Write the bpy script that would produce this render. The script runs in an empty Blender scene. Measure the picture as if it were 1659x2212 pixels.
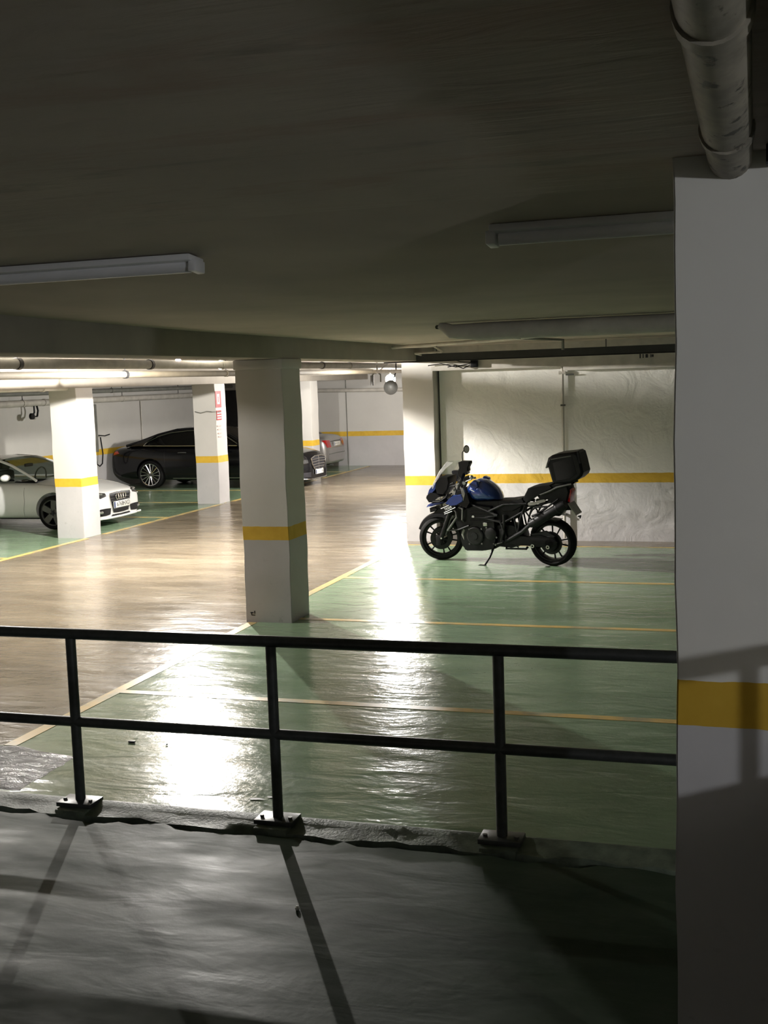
import bpy, bmesh, math, random
from math import sin, cos, pi, radians as rad
from mathutils import Vector, Matrix
from mathutils.bvhtree import BVHTree
random.seed(7)
sc = bpy.context.scene
# ------------------------------------------------------------------ camera
YAW, PITCH, ROLL, EYE, F = .3088, .1123, -.0336, 2.45, 2524.8
f = Vector((-sin(YAW)*cos(PITCH), cos(YAW)*cos(PITCH), -sin(PITCH)))
r = Vector((cos(YAW), sin(YAW), 0)); u = r.cross(f)
r2 = r*cos(ROLL)+u*sin(ROLL); u2 = u*cos(ROLL)-r*sin(ROLL)
cd = bpy.data.cameras.new('camera'); cam = bpy.data.objects.new('camera', cd)
sc.collection.objects.link(cam); sc.camera = cam
cam.matrix_world = Matrix(((r2.x,u2.x,-f.x,0),(r2.y,u2.y,-f.y,0),(r2.z,u2.z,-f.z,EYE),(0,0,0,1)))
cd.sensor_fit = 'VERTICAL'; cd.sensor_height = 36; cd.lens = F/2212*36
cd.clip_start = .05; cd.clip_end = 200
# ------------------------------------------------------------------ world, exposure
w = bpy.data.worlds.new('world'); sc.world = w; w.use_nodes = True
w.node_tree.nodes['Background'].inputs[0].default_value = (.6,.65,.75,1)
w.node_tree.nodes['Background'].inputs[1].default_value = .02
sc.view_settings.view_transform = 'Standard'; sc.view_settings.look = 'None'
sc.view_settings.gamma = 1; sc.view_settings.use_curve_mapping = False
sc.view_settings.exposure = 0.32
LAMP_A = 50000      # bulkhead lamp over the aisle, behind the ceiling pipe
LAMP_B = 1700      # round lamp further down the aisle
LAMP_D = 9500      # aisle lamp left of the frame
LAMP_C = 1080        # lamp behind the viewpoint, right of the ramp
# ------------------------------------------------------------------ materials
def nodes(name):
    m = bpy.data.materials.new(name); m.use_nodes = True
    nt = m.node_tree; b = nt.nodes['Principled BSDF']
    return m, nt, b
def N(nt, t, **kw):
    n = nt.nodes.new(t)
    for k, v in kw.items():
        if k in n.inputs: n.inputs[k].default_value = v
        else: setattr(n, k, v)
    return n
def ramp(nt, src, stops):
    n = nt.nodes.new('ShaderNodeValToRGB'); e = n.color_ramp.elements
    while len(e) < len(stops): e.new(.5)
    for i,(p,c) in enumerate(stops):
        e[i].position = p; e[i].color = (c if len(c)==4 else (*c,1))
    nt.links.new(src, n.inputs[0]); return n.outputs[0]
def mix(nt, fac, a, b, mode='MIX'):
    n = nt.nodes.new('ShaderNodeMix'); n.data_type='RGBA'; n.blend_type=mode
    for s,v in ((n.inputs[0],fac),(n.inputs[6],a),(n.inputs[7],b)):
        if hasattr(v,'links'): nt.links.new(v,s)
        elif isinstance(v,(int,float)): s.default_value = v
        else: s.default_value = (*v,1) if len(v)==3 else v
    return n.outputs[2]
def mth(nt, op, a, b=0, c=None):
    n = nt.nodes.new('ShaderNodeMath'); n.operation=op
    for i,v in enumerate((a,b) if c is None else (a,b,c)):
        if hasattr(v,'links'): nt.links.new(v,n.inputs[i])
        else: n.inputs[i].default_value=v
    return n.outputs[0]
def noise(nt, vec, scale, detail=4, rough=.55, dist=0):
    n = N(nt,'ShaderNodeTexNoise',Scale=scale,Detail=detail,Roughness=rough,Distortion=dist)
    nt.links.new(vec,n.inputs['Vector']); return n.outputs['Fac']
def coords(nt, scale=(1,1,1)):
    g = nt.nodes.new('ShaderNodeNewGeometry')
    mp = N(nt,'ShaderNodeMapping'); mp.inputs['Scale'].default_value=scale
    nt.links.new(g.outputs['Position'],mp.inputs['Vector'])
    return mp.outputs['Vector']
def bump(nt, b, h, strength, dist):
    n = N(nt,'ShaderNodeBump',Strength=strength,Distance=dist)
    nt.links.new(h,n.inputs['Height']); nt.links.new(n.outputs[0],b.inputs['Normal'])
def pbr(name, col, rough=.5, metal=0, var=.12, scale=8, bmp=0, coat=0, spec=.5):
    m,nt,b = nodes(name)
    v = coords(nt); n = noise(nt,v,scale)
    lo = [c*(1-var) for c in col]; hi=[min(1,c*(1+var)) for c in col]
    nt.links.new(ramp(nt,n,[(.3,lo),(.7,hi)]),b.inputs['Base Color'])
    b.inputs['Roughness'].default_value=rough; b.inputs['Metallic'].default_value=metal
    b.inputs['Coat Weight'].default_value=coat; b.inputs['Specular IOR Level'].default_value=spec
    if bmp: bump(nt,b,noise(nt,v,scale*6),bmp,.004)
    return m
def plain(name, col, strength):
    m,nt,b = nodes(name)
    b.inputs['Base Color'].default_value=(*col,1)
    b.inputs['Emission Color'].default_value=(*col,1); b.inputs['Emission Strength'].default_value=strength
    return m
def floor_mat(name, lo, hi, rough, bs=.35, stain=(.25,.22,.2), crackle=0):
    m,nt,b = nodes(name)
    v = coords(nt); vs = coords(nt,(.55,1.5,1))
    n1 = noise(nt,vs,1.1,6,.6,.6); n2 = noise(nt,v,6,5,.6)
    c = ramp(nt,n1,[(.32,lo),(.68,hi)])
    c = mix(nt,mth(nt,'MULTIPLY',ramp(nt,n2,[(.52,(0,0,0)),(.75,(1,1,1))]),.22),c,stain)
    nt.links.new(c,b.inputs['Base Color'])
    rr = ramp(nt,noise(nt,vs,2.3,5,.6),[(.3,(rough*.75,)*3),(.75,(rough*1.5,)*3)])
    nt.links.new(rr,b.inputs['Roughness'])
    h = mth(nt,'ADD',mth(nt,'MULTIPLY',noise(nt,vs,3.2,3,.5,.5),1.0),mth(nt,'MULTIPLY',noise(nt,v,14,4,.6),.22))
    bump(nt,b,h,bs,.03)
    b.inputs['Specular IOR Level'].default_value=.45 if rough<.3 else .05
    return m
def wall_mat(name, top=1.0, bot=.86, up=(.56,.54,.505), low=(.47,.455,.455), bs=.6, bd=.02, wr=2.0):
    m,nt,b = nodes(name)
    v = coords(nt)
    g = nt.nodes.new('ShaderNodeNewGeometry'); s = nt.nodes.new('ShaderNodeSeparateXYZ')
    nt.links.new(g.outputs['Position'],s.inputs[0])
    z = mth(nt,'ADD',s.outputs[2],mth(nt,'MULTIPLY',mth(nt,'SUBTRACT',noise(nt,v,9,3),.5),.012))
    a = mth(nt,'GREATER_THAN',z,top); c2 = mth(nt,'GREATER_THAN',z,bot)
    n = noise(nt,v,1.7,5,.6)
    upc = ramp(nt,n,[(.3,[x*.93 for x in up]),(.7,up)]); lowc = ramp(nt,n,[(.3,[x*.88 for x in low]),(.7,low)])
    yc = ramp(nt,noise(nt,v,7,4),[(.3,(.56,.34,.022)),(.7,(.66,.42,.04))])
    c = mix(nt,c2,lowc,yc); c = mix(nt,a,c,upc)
    sc_ = mth(nt,'MULTIPLY',ramp(nt,noise(nt,v,11,6,.7),[(.60,(0,0,0)),(.72,(1,1,1))]),mth(nt,'SUBTRACT',.45,mth(nt,'MULTIPLY',s.outputs[2],.5)))
    c = mix(nt,mth(nt,'MAXIMUM',sc_,0),c,(.2,.18,.16))
    nt.links.new(c,b.inputs['Base Color']); b.inputs['Roughness'].default_value=.62
    h = mth(nt,'ADD',noise(nt,v,wr,5,.5,1.2),mth(nt,'MULTIPLY',noise(nt,v,30,4),.12))
    bump(nt,b,h,bs,bd)
    return m
M = {}
M['tan'] = floor_mat('tan_floor_paint',(.125,.10,.07),(.235,.195,.14),.19,.55)
M['green'] = floor_mat('green_floor_paint',(.155,.235,.145),(.23,.33,.21),.15,.40,(.15,.16,.13))
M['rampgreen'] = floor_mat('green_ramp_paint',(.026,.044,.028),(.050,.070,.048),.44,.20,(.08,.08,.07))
_m,_nt,_b = nodes('rough_concrete'); _v=coords(_nt,(1,1.6,1))
_nt.links.new(ramp(_nt,noise(_nt,_v,5,6,.7),[(.35,(.10,.095,.09)),(.7,(.26,.25,.24))]),_b.inputs['Base Color']); _b.inputs['Roughness'].default_value=.33
bump(_nt,_b,noise(_nt,_v,9,6,.7,1.5),1.0,.06); M['rough']=_m
M['line'] = pbr('worn_yellow_line',(.62,.42,.14),.4,0,.25,14)
_m,_nt,_b = nodes('worn_yellow_line'); _v=coords(_nt)
_c=mix(_nt,ramp(_nt,noise(_nt,_v,2.2,6,.65),[(.36,(0,0,0)),(.56,(1,1,1))]),(.30,.30,.20),(.66,.46,.15))
_nt.links.new(_c,_b.inputs['Base Color']); _b.inputs['Roughness'].default_value=.3; M['line']=_m
M['kerb'] = pbr('chipped_kerb',(.13,.16,.12),.5,0,.4,9,.8,0,.3)
M['wall'] = wall_mat('painted_wall')
M['wallrelief'] = wall_mat('trowelled_wall',up=(.84,.82,.77),low=(.68,.66,.66),bs=1.0,bd=.03,wr=2.2)
M['wallplain'] = wall_mat('painted_far_wall',bs=.25,bd=.01)
M['col'] = wall_mat('painted_column',bs=.25,bd=.008,wr=5)
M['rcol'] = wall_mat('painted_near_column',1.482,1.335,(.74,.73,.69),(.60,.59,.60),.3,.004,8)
M['ceil'] = pbr('ceiling_plaster',(.44,.39,.33),.85,0,.12,1.2,.25)
_m,_nt,_b = nodes('near_ceiling_plaster'); _v=coords(_nt); _v2=coords(_nt,(.5,2.2,1))
_c=ramp(_nt,noise(_nt,_v,.8,5,.55,.6),[(.3,(.36,.325,.28)),(.7,(.52,.47,.40))])
_c=mix(_nt,mth(_nt,'MULTIPLY',ramp(_nt,noise(_nt,_v2,1.3,6,.65,1.0),[(.54,(0,0,0)),(.68,(1,1,1))]),.45),_c,(.36,.24,.18))
_c=mix(_nt,mth(_nt,'MULTIPLY',ramp(_nt,noise(_nt,_v2,2.1,5,.6,.5),[(.60,(0,0,0)),(.70,(1,1,1))]),.4),_c,(.20,.19,.16))
_nt.links.new(_c,_b.inputs['Base Color']); _b.inputs['Roughness'].default_value=.85
bump(_nt,_b,noise(_nt,_v2,4,5,.55,.8),.5,.02); M['ceilnear']=_m
M['beam'] = pbr('beam_paint',(.34,.31,.265),.8,0,.1,2,.3)
M['whitepipe'] = pbr('painted_pipe',(.50,.47,.42),.5,0,.15,5,.2)
M['tanpipe'] = pbr('tan_pipe',(.085,.07,.045),.8,0,.15,5)
M['pvc'] = pbr('grey_pipe',(.17,.17,.15),.6,0,.2,6)
_m,_nt,_b = nodes('spotted_pipe'); _v=coords(_nt,(1,.6,1))
_c=ramp(_nt,noise(_nt,_v,9,5,.6),[(.35,(.20,.185,.15)),(.6,(.34,.31,.25))])
_c=mix(_nt,ramp(_nt,noise(_nt,_v,17,4,.6),[(.60,(0,0,0)),(.66,(1,1,1))]),_c,(.06,.055,.045))
_nt.links.new(_c,_b.inputs['Base Color']); _b.inputs['Roughness'].default_value=.6; M['dirtypipe']=_m
M['darkmetal'] = pbr('dark_tray',(.03,.03,.028),.6)
M['rail'] = pbr('grey_rail_paint',(.060,.064,.064),.38,.2,.2,20)
M['black'] = pbr('black_plastic',(.005,.005,.006),.42,0,.2,20,0,0,.18)
M['rubber'] = pbr('tyre_rubber',(.006,.006,.006),.75,0,.2,20,0,0,.15)
M['darkframe'] = pbr('dark_frame_metal',(.012,.012,.013),.4,.2,.2,20,0,0,.25)
M['engine'] = pbr('engine_metal',(.006,.006,.007),.45,.1,.3,20,0,0,.2)
M['seat'] = pbr('seat_vinyl',(.006,.006,.007),.6,0,.2,30,.2,0,.2)
M['blue'] = pbr('blue_paint',(.010,.034,.17),.18,.3,.1,5,0,.8)
M['paleal'] = pbr('pale_aluminium',(.34,.33,.31),.5,.2,.15,12)
M['steel'] = pbr('bare_steel',(.5,.5,.48),.3,.9,.1,12)
M['alu'] = pbr('grey_aluminium',(.11,.11,.105),.45,.4,.15,12)
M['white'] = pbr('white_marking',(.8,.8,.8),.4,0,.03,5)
M['plate'] = pbr('number_plate',(.78,.77,.72),.4,0,.04,12)
M['ink'] = pbr('ink',(.02,.02,.025),.5)
M['red'] = pbr('red_lens',(.35,.01,.01),.15,0,.15,20,0,.5)
M['redsign'] = pbr('red_sign',(.40,.008,.008),.4,0,.05,9)
M['carwhite'] = pbr('white_car_paint',(.74,.74,.73),.22,0,.02,3,0,.8)
M['carblack'] = pbr('black_car_paint',(.004,.004,.005),.12,0,.1,3,0,.1,.3)
M['carsilver'] = pbr('grey_car_paint',(.30,.29,.28),.3,.55,.05,3,0,.6)
M['chrome'] = pbr('chrome',(.75,.75,.75),.12,1,.03,9)
M['lens'] = pbr('lamp_lens',(.45,.45,.43),.08,.7,.4,30)
M['lensdark'] = pbr('dark_lens',(.05,.05,.05),.08,.3,.4,30)
M['interior'] = pbr('grey_interior',(.16,.17,.15),.7,0,.2,6)
M['unlit'] = pbr('unlit_tube_housing',(.80,.80,.82),.45,0,.04,4)
M['door'] = pbr('dark_door',(.03,.03,.032),.6)
M['shutter'] = pbr('grey_shutter',(.30,.30,.30),.5,.2,.1,3)
M['tint'] = pbr('black_glass',(.004,.004,.004),.06,0,.1,3,0,0,.3)
M['lampA'] = plain('lamp_glow_near',(1,.96,.90),LAMP_A)
M['lampB'] = plain('lamp_glow_far',(1,.97,.93),LAMP_B)
M['lampD'] = plain('lamp_glow_left',(1,.96,.90),LAMP_D)
M['lampC'] = plain('lamp_glow_behind',(.95,.97,1),LAMP_C)
def glass(name, col, t, tint, haze=0):
    m = bpy.data.materials.new(name); m.use_nodes=True; nt=m.node_tree; nt.nodes.clear()
    o = N(nt,'ShaderNodeOutputMaterial'); tr=N(nt,'ShaderNodeBsdfTransparent'); tr.inputs[0].default_value=(*tint,1)
    g = N(nt,'ShaderNodeBsdfGlossy'); g.inputs[0].default_value=(*col,1); g.inputs['Roughness'].default_value=.04
    lw = N(nt,'ShaderNodeLayerWeight'); k=mth(nt,'MULTIPLY',mth(nt,'POWER',lw.outputs['Facing'],4),.6)
    mx = N(nt,'ShaderNodeMixShader'); nt.links.new(mth(nt,'ADD',k,t),mx.inputs[0])
    base=tr.outputs[0]
    if haze:
        d=N(nt,'ShaderNodeBsdfDiffuse'); d.inputs[0].default_value=(.8,.8,.8,1); h=N(nt,'ShaderNodeMixShader'); h.inputs[0].default_value=haze
        nt.links.new(base,h.inputs[1]); nt.links.new(d.outputs[0],h.inputs[2]); base=h.outputs[0]
    nt.links.new(base,mx.inputs[1]); nt.links.new(g.outputs[0],mx.inputs[2]); nt.links.new(mx.outputs[0],o.inputs[0])
    return m
M['screen'] = glass('clear_screen',(.9,.9,.9),.06,(.90,.92,.92),.16)
M['carglass'] = glass('car_glass',(.8,.8,.8),.03,(.34,.38,.35))
# ------------------------------------------------------------------ mesh helpers
class MB:
    def __init__(s): s.v=[]; s.f=[]
    def add(s, vs, fs):
        o=len(s.v); s.v+= [tuple(p) for p in vs]; s.f += [tuple(i+o for i in q) for q in fs]; return s
    def box(s, x0,x1,y0,y1,z0,z1, bev=0):
        if bev:
            b=bev; vs=[]; fs=[]
            bm=bmesh.new(); bmesh.ops.create_cube(bm,size=1)
            for v in bm.verts: v.co=Vector(((x0+x1)/2+v.co.x*(x1-x0),(y0+y1)/2+v.co.y*(y1-y0),(z0+z1)/2+v.co.z*(z1-z0)))
            bmesh.ops.bevel(bm,geom=list(bm.edges),offset=b,segments=2,affect='EDGES',profile=.5)
            bm.verts.index_update(); vs=[v.co[:] for v in bm.verts]; fs=[[v.index for v in q.verts] for q in bm.faces]; bm.free()
            return s.add(vs,fs)
        vs=[(x,y,z) for z in (z0,z1) for y in (y0,y1) for x in (x0,x1)]
        return s.add(vs,[(0,2,3,1),(4,5,7,6),(0,1,5,4),(2,6,7,3),(0,4,6,2),(1,3,7,5)])
    def tube(s, pts, rad_, n=10, caps=True):
        P=[Vector(p) for p in pts]; R=rad_ if isinstance(rad_,(list,tuple)) else [rad_]*len(P)
        t0=(P[1]-P[0]).normalized(); a=Vector((0,0,1)) if abs(t0.z)<.9 else Vector((1,0,0))
        nrm=t0.cross(a).normalized(); vs=[]
        for i,p in enumerate(P):
            if i==0: t=t0
            elif i==len(P)-1: t=(P[i]-P[i-1]).normalized()
            else:
                t=((P[i+1]-P[i]).normalized()+(P[i]-P[i-1]).normalized())
                t=t.normalized() if t.length>1e-6 else t0
            nrm=(nrm-t*nrm.dot(t)).normalized(); bb=t.cross(nrm)
            for k in range(n):
                an=2*pi*k/n; vs.append(p+(nrm*cos(an)+bb*sin(an))*R[i])
        fs=[]
        for i in range(len(P)-1):
            for k in range(n):
                a_=i*n+k; b_=i*n+(k+1)%n; fs.append((a_,b_,b_+n,a_+n))
        if caps: fs.append(tuple(range(n))[::-1]); fs.append(tuple((len(P)-1)*n+k for k in range(n)))
        return s.add(vs,fs)
    def lathe(s, prof, c=(0,0,0), axis='Y', n=40, a0=0, a1=2*pi):
        full = abs(a1-a0-2*pi)<1e-4; m = n if full else n+1; vs=[]
        for (h,rr) in prof:
            for k in range(m):
                an=a0+(a1-a0)*k/n; A,B=rr*cos(an),rr*sin(an)
                if axis=='Y': p=(c[0]+A,c[1]+h,c[2]+B)
                elif axis=='Z': p=(c[0]+A,c[1]+B,c[2]+h)
                else: p=(c[0]+h,c[1]+A,c[2]+B)
                vs.append(p)
        fs=[]
        for i in range(len(prof)-1):
            for k in range(n):
                k2=(k+1)%m if full else k+1
                fs.append((i*m+k,i*m+k2,(i+1)*m+k2,(i+1)*m+k))
        return s.add(vs,fs)
    def prism(s, poly, y0, y1, inset=.06, layers=None):
        # profile in local XZ, swept through y with rounded flanks
        cx=sum(p[0] for p in poly)/len(poly); cz=sum(p[1] for p in poly)/len(poly)
        if layers is None: layers=[(0,1-inset),(.12,1),(.88,1),(1,1-inset)]
        vs=[]; n=len(poly)
        for t,k in layers:
            for p in poly: vs.append((cx+(p[0]-cx)*k,y0+(y1-y0)*t,cz+(p[1]-cz)*k))
        fs=[tuple(range(n))]
        for i in range(len(layers)-1):
            for k in range(n):
                a=i*n+k;b=i*n+(k+1)%n; fs.append((a,a+n,b+n,b))
        fs.append(tuple((len(layers)-1)*n+k for k in range(n))[::-1])
        return s.add(vs,fs)
    def build(s, name, mat, parent=None, smooth=30, loc=None):
        me=bpy.data.meshes.new(name); me.from_pydata(s.v,[],s.f); me.validate()
        bm=bmesh.new(); bm.from_mesh(me); bmesh.ops.recalc_face_normals(bm,faces=list(bm.faces)); bm.to_mesh(me); bm.free()
        me.materials.append(M[mat] if isinstance(mat,str) else mat)
        if smooth:
            me.polygons.foreach_set('use_smooth',[True]*len(me.polygons)); me.set_sharp_from_angle(angle=rad(smooth))
        o=bpy.data.objects.new(name,me); sc.collection.objects.link(o)
        if parent: o.parent=parent
        if loc: o.location=loc
        return o
def tag(o,label=None,cat=None,group=None,kind=None):
    for k,v in (('label',label),('category',cat),('group',group),('kind',kind)):
        if v: o[k]=v
    return o
def empty(name,loc=(0,0,0),rot=(0,0,0),**kw):
    o=bpy.data.objects.new(name,None); sc.collection.objects.link(o); o.location=loc; o.rotation_euler=rot; o.empty_display_size=.1
    return tag(o,**kw)
def dup(o,parent=None,loc=None,rot=None):
    c=o.copy(); sc.collection.objects.link(c)
    if parent: c.parent=parent
    if loc is not None: c.location=loc
    if rot is not None: c.rotation_euler=rot
    for ch in [x for x in bpy.data.objects if x.parent==o]: dup(ch,c)
    return c
def text(name,s,size,mat,parent=None,depth=.002):
    cu=bpy.data.curves.new(name,'FONT'); cu.body=s; cu.size=size; cu.extrude=depth; cu.align_x='CENTER'; cu.align_y='CENTER'
    t=bpy.data.objects.new(name,cu); sc.collection.objects.link(t)
    bpy.context.view_layer.update()
    me=bpy.data.meshes.new_from_object(t.evaluated_get(bpy.context.evaluated_depsgraph_get()))
    bpy.data.objects.remove(t); bpy.data.curves.remove(cu)
    me.materials.clear(); me.materials.append(M[mat]); me.name=name
    o=bpy.data.objects.new(name,me); sc.collection.objects.link(o)
    if parent: o.parent=parent
    return o
# ================================================================== STRUCTURE
CX0, CX1 = -5.03, -4.52         # column line on the right of the aisle
LX0, LX1 = -11.13, -10.62       # column line on the left of the aisle
WX = -15.3                      # left wall
YF = 32.2                       # far wall
YR = 5.87                       # railing line
SL = .0                        # ramp slope
def rz(y): return SL*(5.70-y)-.03
def plane(x0,x1,y0,y1,z,name,mat,parent=None,nx=1,ny=1,th=.0):
    b=MB(); b.box(x0,x1,y0,y1,z-th,z) if th else b.add([(x0,y0,z),(x1,y0,z),(x1,y1,z),(x0,y1,z)],[(0,1,2,3)])
    return b.build(name,mat,parent,0)
RX = 6.0
fl = tag(plane(WX,RX,5.9,YF,0,'floor','tan',th=.2),kind='structure')
plane(CX0+.13,RX,5.9,16.95,.002,'green_paint','green',fl,th=.004)
plane(-8.6,CX0+.13,5.9,6.75,.002,'green_paint','green',fl,th=.004)
plane(WX,LX1,5.9,YF,.002,'green_paint','green',fl,th=.004)
def line(x0,x1,y0,y1): plane(x0,x1,y0,y1,.005,'parking_line','line',fl,th=.003)
line(CX0+.03,CX0+.13,6.75,10.92); line(CX0+.03,CX0+.13,11.5,16.6)
line(LX1,LX1+.10,8.0,16.85); line(LX1,LX1+.10,17.4,22.05); line(LX1,LX1+.10,22.6,27.5); line(LX1,LX1+.10,28.1,31.9)
for y in (8.2,11.17,13.66): line(CX0+.13,RX,y-.045,y+.045)
line(CX0+.13,RX,16.50,16.56)
plane(CX0,RX,16.56,16.98,.007,'kerb_strip','tan',fl,th=.006)
for y in (14.7,19.75,22.33,24.95,30.0): line(WX,LX1,y-.045,y+.045)
# rough broken screed in the corner by the railing
b=MB(); n=26; mm=14
xs=[-8.6+(4.25)*i/n for i in range(n+1)]; vs=[]
for i,x in enumerate(xs):
    for j in range(mm+1):
        y=5.97+(.68+.1*sin(i*.9)*(x<-4.6))*j/mm
        if x>-4.6: y=min(y,5.97+.66)
        edge=(j in (0,mm)) or i in (0,n)
        vs.append((x+ .02*random.random(),y,.003 if edge else .01+.022*random.random()))
b.add(vs,[(i*(mm+1)+j,(i+1)*(mm+1)+j,(i+1)*(mm+1)+j+1,i*(mm+1)+j+1) for i in range(n) for j in range(mm)])
b.build('screed_patch','rough',fl,60)
# ramp with a ragged upper edge
def ragged(x,s=0): return .018*sin(x*7.3+s)+.012*sin(x*17.1+s*2)+.008*sin(x*41+s)
b=MB(); nx=170; X0,X1=-9.5,RX; ys=[0,.06,.2,.5,1.2,3,6,11.7]; vs=[]
for i in range(nx+1):
    x=X0+(X1-X0)*i/nx
    for j,d in enumerate(ys):
        y=5.70-d+(ragged(x) if j<2 else 0)
        z=rz(y)+(.006*sin(x*9)+.006*sin(x*23) if j<1 else 0)
        vs.append((x,y,z))
m=len(ys); b.add(vs,[(i*m+j,(i+1)*m+j,(i+1)*m+j+1,i*m+j+1) for i in range(nx) for j in range(m-1)])
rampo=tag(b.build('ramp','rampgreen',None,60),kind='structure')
# broken lip between the floor and the ramp
b=MB(); vs=[]; 
for i in range(nx+1):
    x=X0+(X1-X0)*i/nx
    prof=[(5.93,.006),(5.905,.012+.004*sin(x*13)),(5.86,-.004),(5.80,-.016+.008*sin(x*11)+.006*random.random()),(5.745+ragged(x,1.7),-.026+.010*random.random()),(5.735+ragged(x,1.7),-.12),(5.60,-.14)]
    vs+=[(x,y,z) for y,z in prof]
m=7; b.add(vs,[(i*m+j,(i+1)*m+j,(i+1)*m+j+1,i*m+j+1) for i in range(nx) for j in range(m-1)])
b.build('broken_lip','kerb',rampo,60)
# ceiling
b=MB(); X0,X1=-16,RX+.4
pr=[(4.22,3.085),(5.0,3.05),(6.2,2.94),(9,2.915),(33,2.90)]
pts=pr+[(33,3.3),(4.22,3.3)]
b.add([(X0,y,z) for y,z in pts]+[(X1,y,z) for y,z in pts],[tuple(range(7)),tuple(range(7,14))[::-1]]+[(i,(i+1)%7,(i+1)%7+7,i+7) for i in range(7)])
tag(b.build('ceiling','ceil',None,40),kind='structure')
b=MB(); b.box(X0,X1,-6.5,4.200,3.082,3.35)
# lip of the near slab, uneven along the joint
co=tag(b.build('ceiling','ceilnear',None,40),kind='structure')
def wallbox(name,x0,x1,y0,y1,z0,z1,mat='wall'):
    return tag(MB().box(x0,x1,y0,y1,z0,z1).build(name,mat,None,0),kind='structure')
wallbox('wall_left',WX-.2,WX,3,YF+.2,0,3.2,'wallplain')
wallbox('wall_far',WX,CX1+.2,YF,YF+.2,0,3.2,'wallplain')
WY=17.12
wallbox('wall_right_bay',CX1,RX,WY,WY+.2,0,3.2,'wallrelief')
wallbox('wall_aisle_right',CX1-.1,CX1+.1,17.35,YF,0,3.2,'wallplain')
wallbox('wall_right',RX,RX+.2,-6.5,WY,-.2,3.35,'wallplain')
wallbox('wall_behind',-16,RX+.2,-6.7,-6.5,-.2,3.35,'wallplain')
wallbox('wall_left_near',-9.7,-9.5,-6.5,5.6,-.2,3.35,'wallplain')
# dark doorway at the far end of the left wall, grey roller shutter in the far wall
d=tag(MB().box(WX+.02,-14.0,YF-.04,YF,0,2.3).build('door_1','door',None,0),kind='structure')
MB().tube([(-14.12,YF-.10,1.0),(-14.12,YF-.10,1.15)],.02).build('handle','alu',d)
for x0,x1 in ((WX,WX+.06),(-14.0,-13.92)): MB().box(x0,x1,YF-.07,YF,0,2.36).build('frame','shutter',d,0)
# beams
tag(MB().box(CX0,CX1,-6.5,YF,2.70,3.0,.01).build('trim_1','beam'),kind='structure')
tag(MB().box(LX0,LX1,3.2,YF,2.49,3.0,.01).build('trim_2','beam'),kind='structure')
tag(MB().box(CX1-.05,RX,16.86,WY+.1,2.56,2.95).build('trim_3','whitepipe'),kind='structure')
tag(MB().box(WX,CX0,27.6,28.0,2.62,2.95,.01).build('trim_4','beam'),kind='structure')
tag(MB().box(-2.62,RX,16.90,WY+.02,2.50,2.62,.01).build('trim_5','whitepipe'),kind='structure')
# ================================================================== COLUMNS
def column(x0,x1,y0,y1,z0,z1,label,mat='col'):
    o=empty('concrete_column',((x0+x1)/2,(y0+y1)/2,z0),label=label,cat='column')
    b=MB(); bm=bmesh.new(); bmesh.ops.create_cube(bm,size=1)
    hx,hy=(x1-x0)/2,(y1-y0)/2
    for v in bm.verts: v.co=Vector((v.co.x*2*hx,v.co.y*2*hy,(v.co.z+.5)*(z1-z0)))
    bmesh.ops.subdivide_edges(bm,edges=[e for e in bm.edges if abs(e.verts[0].co.z-e.verts[1].co.z)>1],cuts=22)
    ed=[e for e in bm.edges if abs(e.verts[0].co.z-e.verts[1].co.z)>.01]
    bmesh.ops.bevel(bm,geom=ed,offset=.005,segments=2,affect='EDGES')
    for v in bm.verts:
        q=.003*sin(v.co.z*5.1+x0*3)+.002*sin(v.co.z*13+y0); v.co.x+=q; v.co.y+=q*.7
    bm.verts.index_update()
    b.add([v.co[:] for v in bm.verts],[[v.index for v in q.verts] for q in bm.faces]); bm.free()
    b.build('shaft',mat,o,40); return o
c=column(CX0,CX1,10.95,11.45,0,2.70,'white square concrete column with yellow band, nearest column beyond the railing')
MB().box(-.27,.27,-.27,.27,2.60,2.699,.01).build('collar','col',c)
for (dx,z,w_,h_) in ((-.19,.10,.035,.012),(-.175,.075,.04,.01),(-.16,.105,.012,.03),(-.195,.09,.01,.03)):
    MB().box(dx-w_/2,dx+w_/2,-.2535,-.2475,z-h_/2,z+h_/2).build('pen_mark','ink',c)
column(LX0,LX1,16.87,17.39,0,2.49,'white column in front of the white car')
cm=column(LX0,LX1,22.07,22.57,0,2.49,'white column in front of the black car with red fire sign')
column(LX0,LX1,27.56,28.06,0,2.49,'brightly lit white column beside the black car grille')
column(CX0,CX1-.03,16.87,17.35,0,2.70,'white column at the corner behind the motorcycle')
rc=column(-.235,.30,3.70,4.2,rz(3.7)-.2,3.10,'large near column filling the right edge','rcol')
# ================================================================== RAILING
ra=empty('metal_railing',(-2.56,YR,0),label='dark grey two-rail metal railing at foot of ramp',cat='railing')
ox=-2.56
MB().tube([(-8.3-ox,0,1.03),(0,0,1.03),(-.36-ox,0,1.03)],.032,14).build('top_rail','rail',ra)
MB().tube([(-8.3-ox,0,.50),(0,0,.50),(-.36-ox,0,.50)],.030,14).build('middle_rail','rail',ra)
first=None
for x in (-2.56,-3.835,-1.275,-5.11,-6.38,-7.65):
    if first is None:
        po=MB().tube([(0,0,.01),(0,0,1.005)],.030,14).build('post','rail',ra)
        b=MB().box(-.115,.115,-.085,.065,.0,.026,.003)
        bp=b.build('base_plate','rail',po)
        for sx in (-.085,.085):
            MB().lathe([(0,.0),(0,.013),(.012,.013),(.012,0)],(sx,-.03,.026),'Z',6).build('bolt','alu',po,20)
        MB().box(-.10,.10,-.13,-.03,-.07,-.001,.008).build('mortar_pad','kerb',po)
        first=po; po.location=(x-ox,0,0)
    else: dup(first,ra,loc=(x-ox,0,0))
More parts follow.
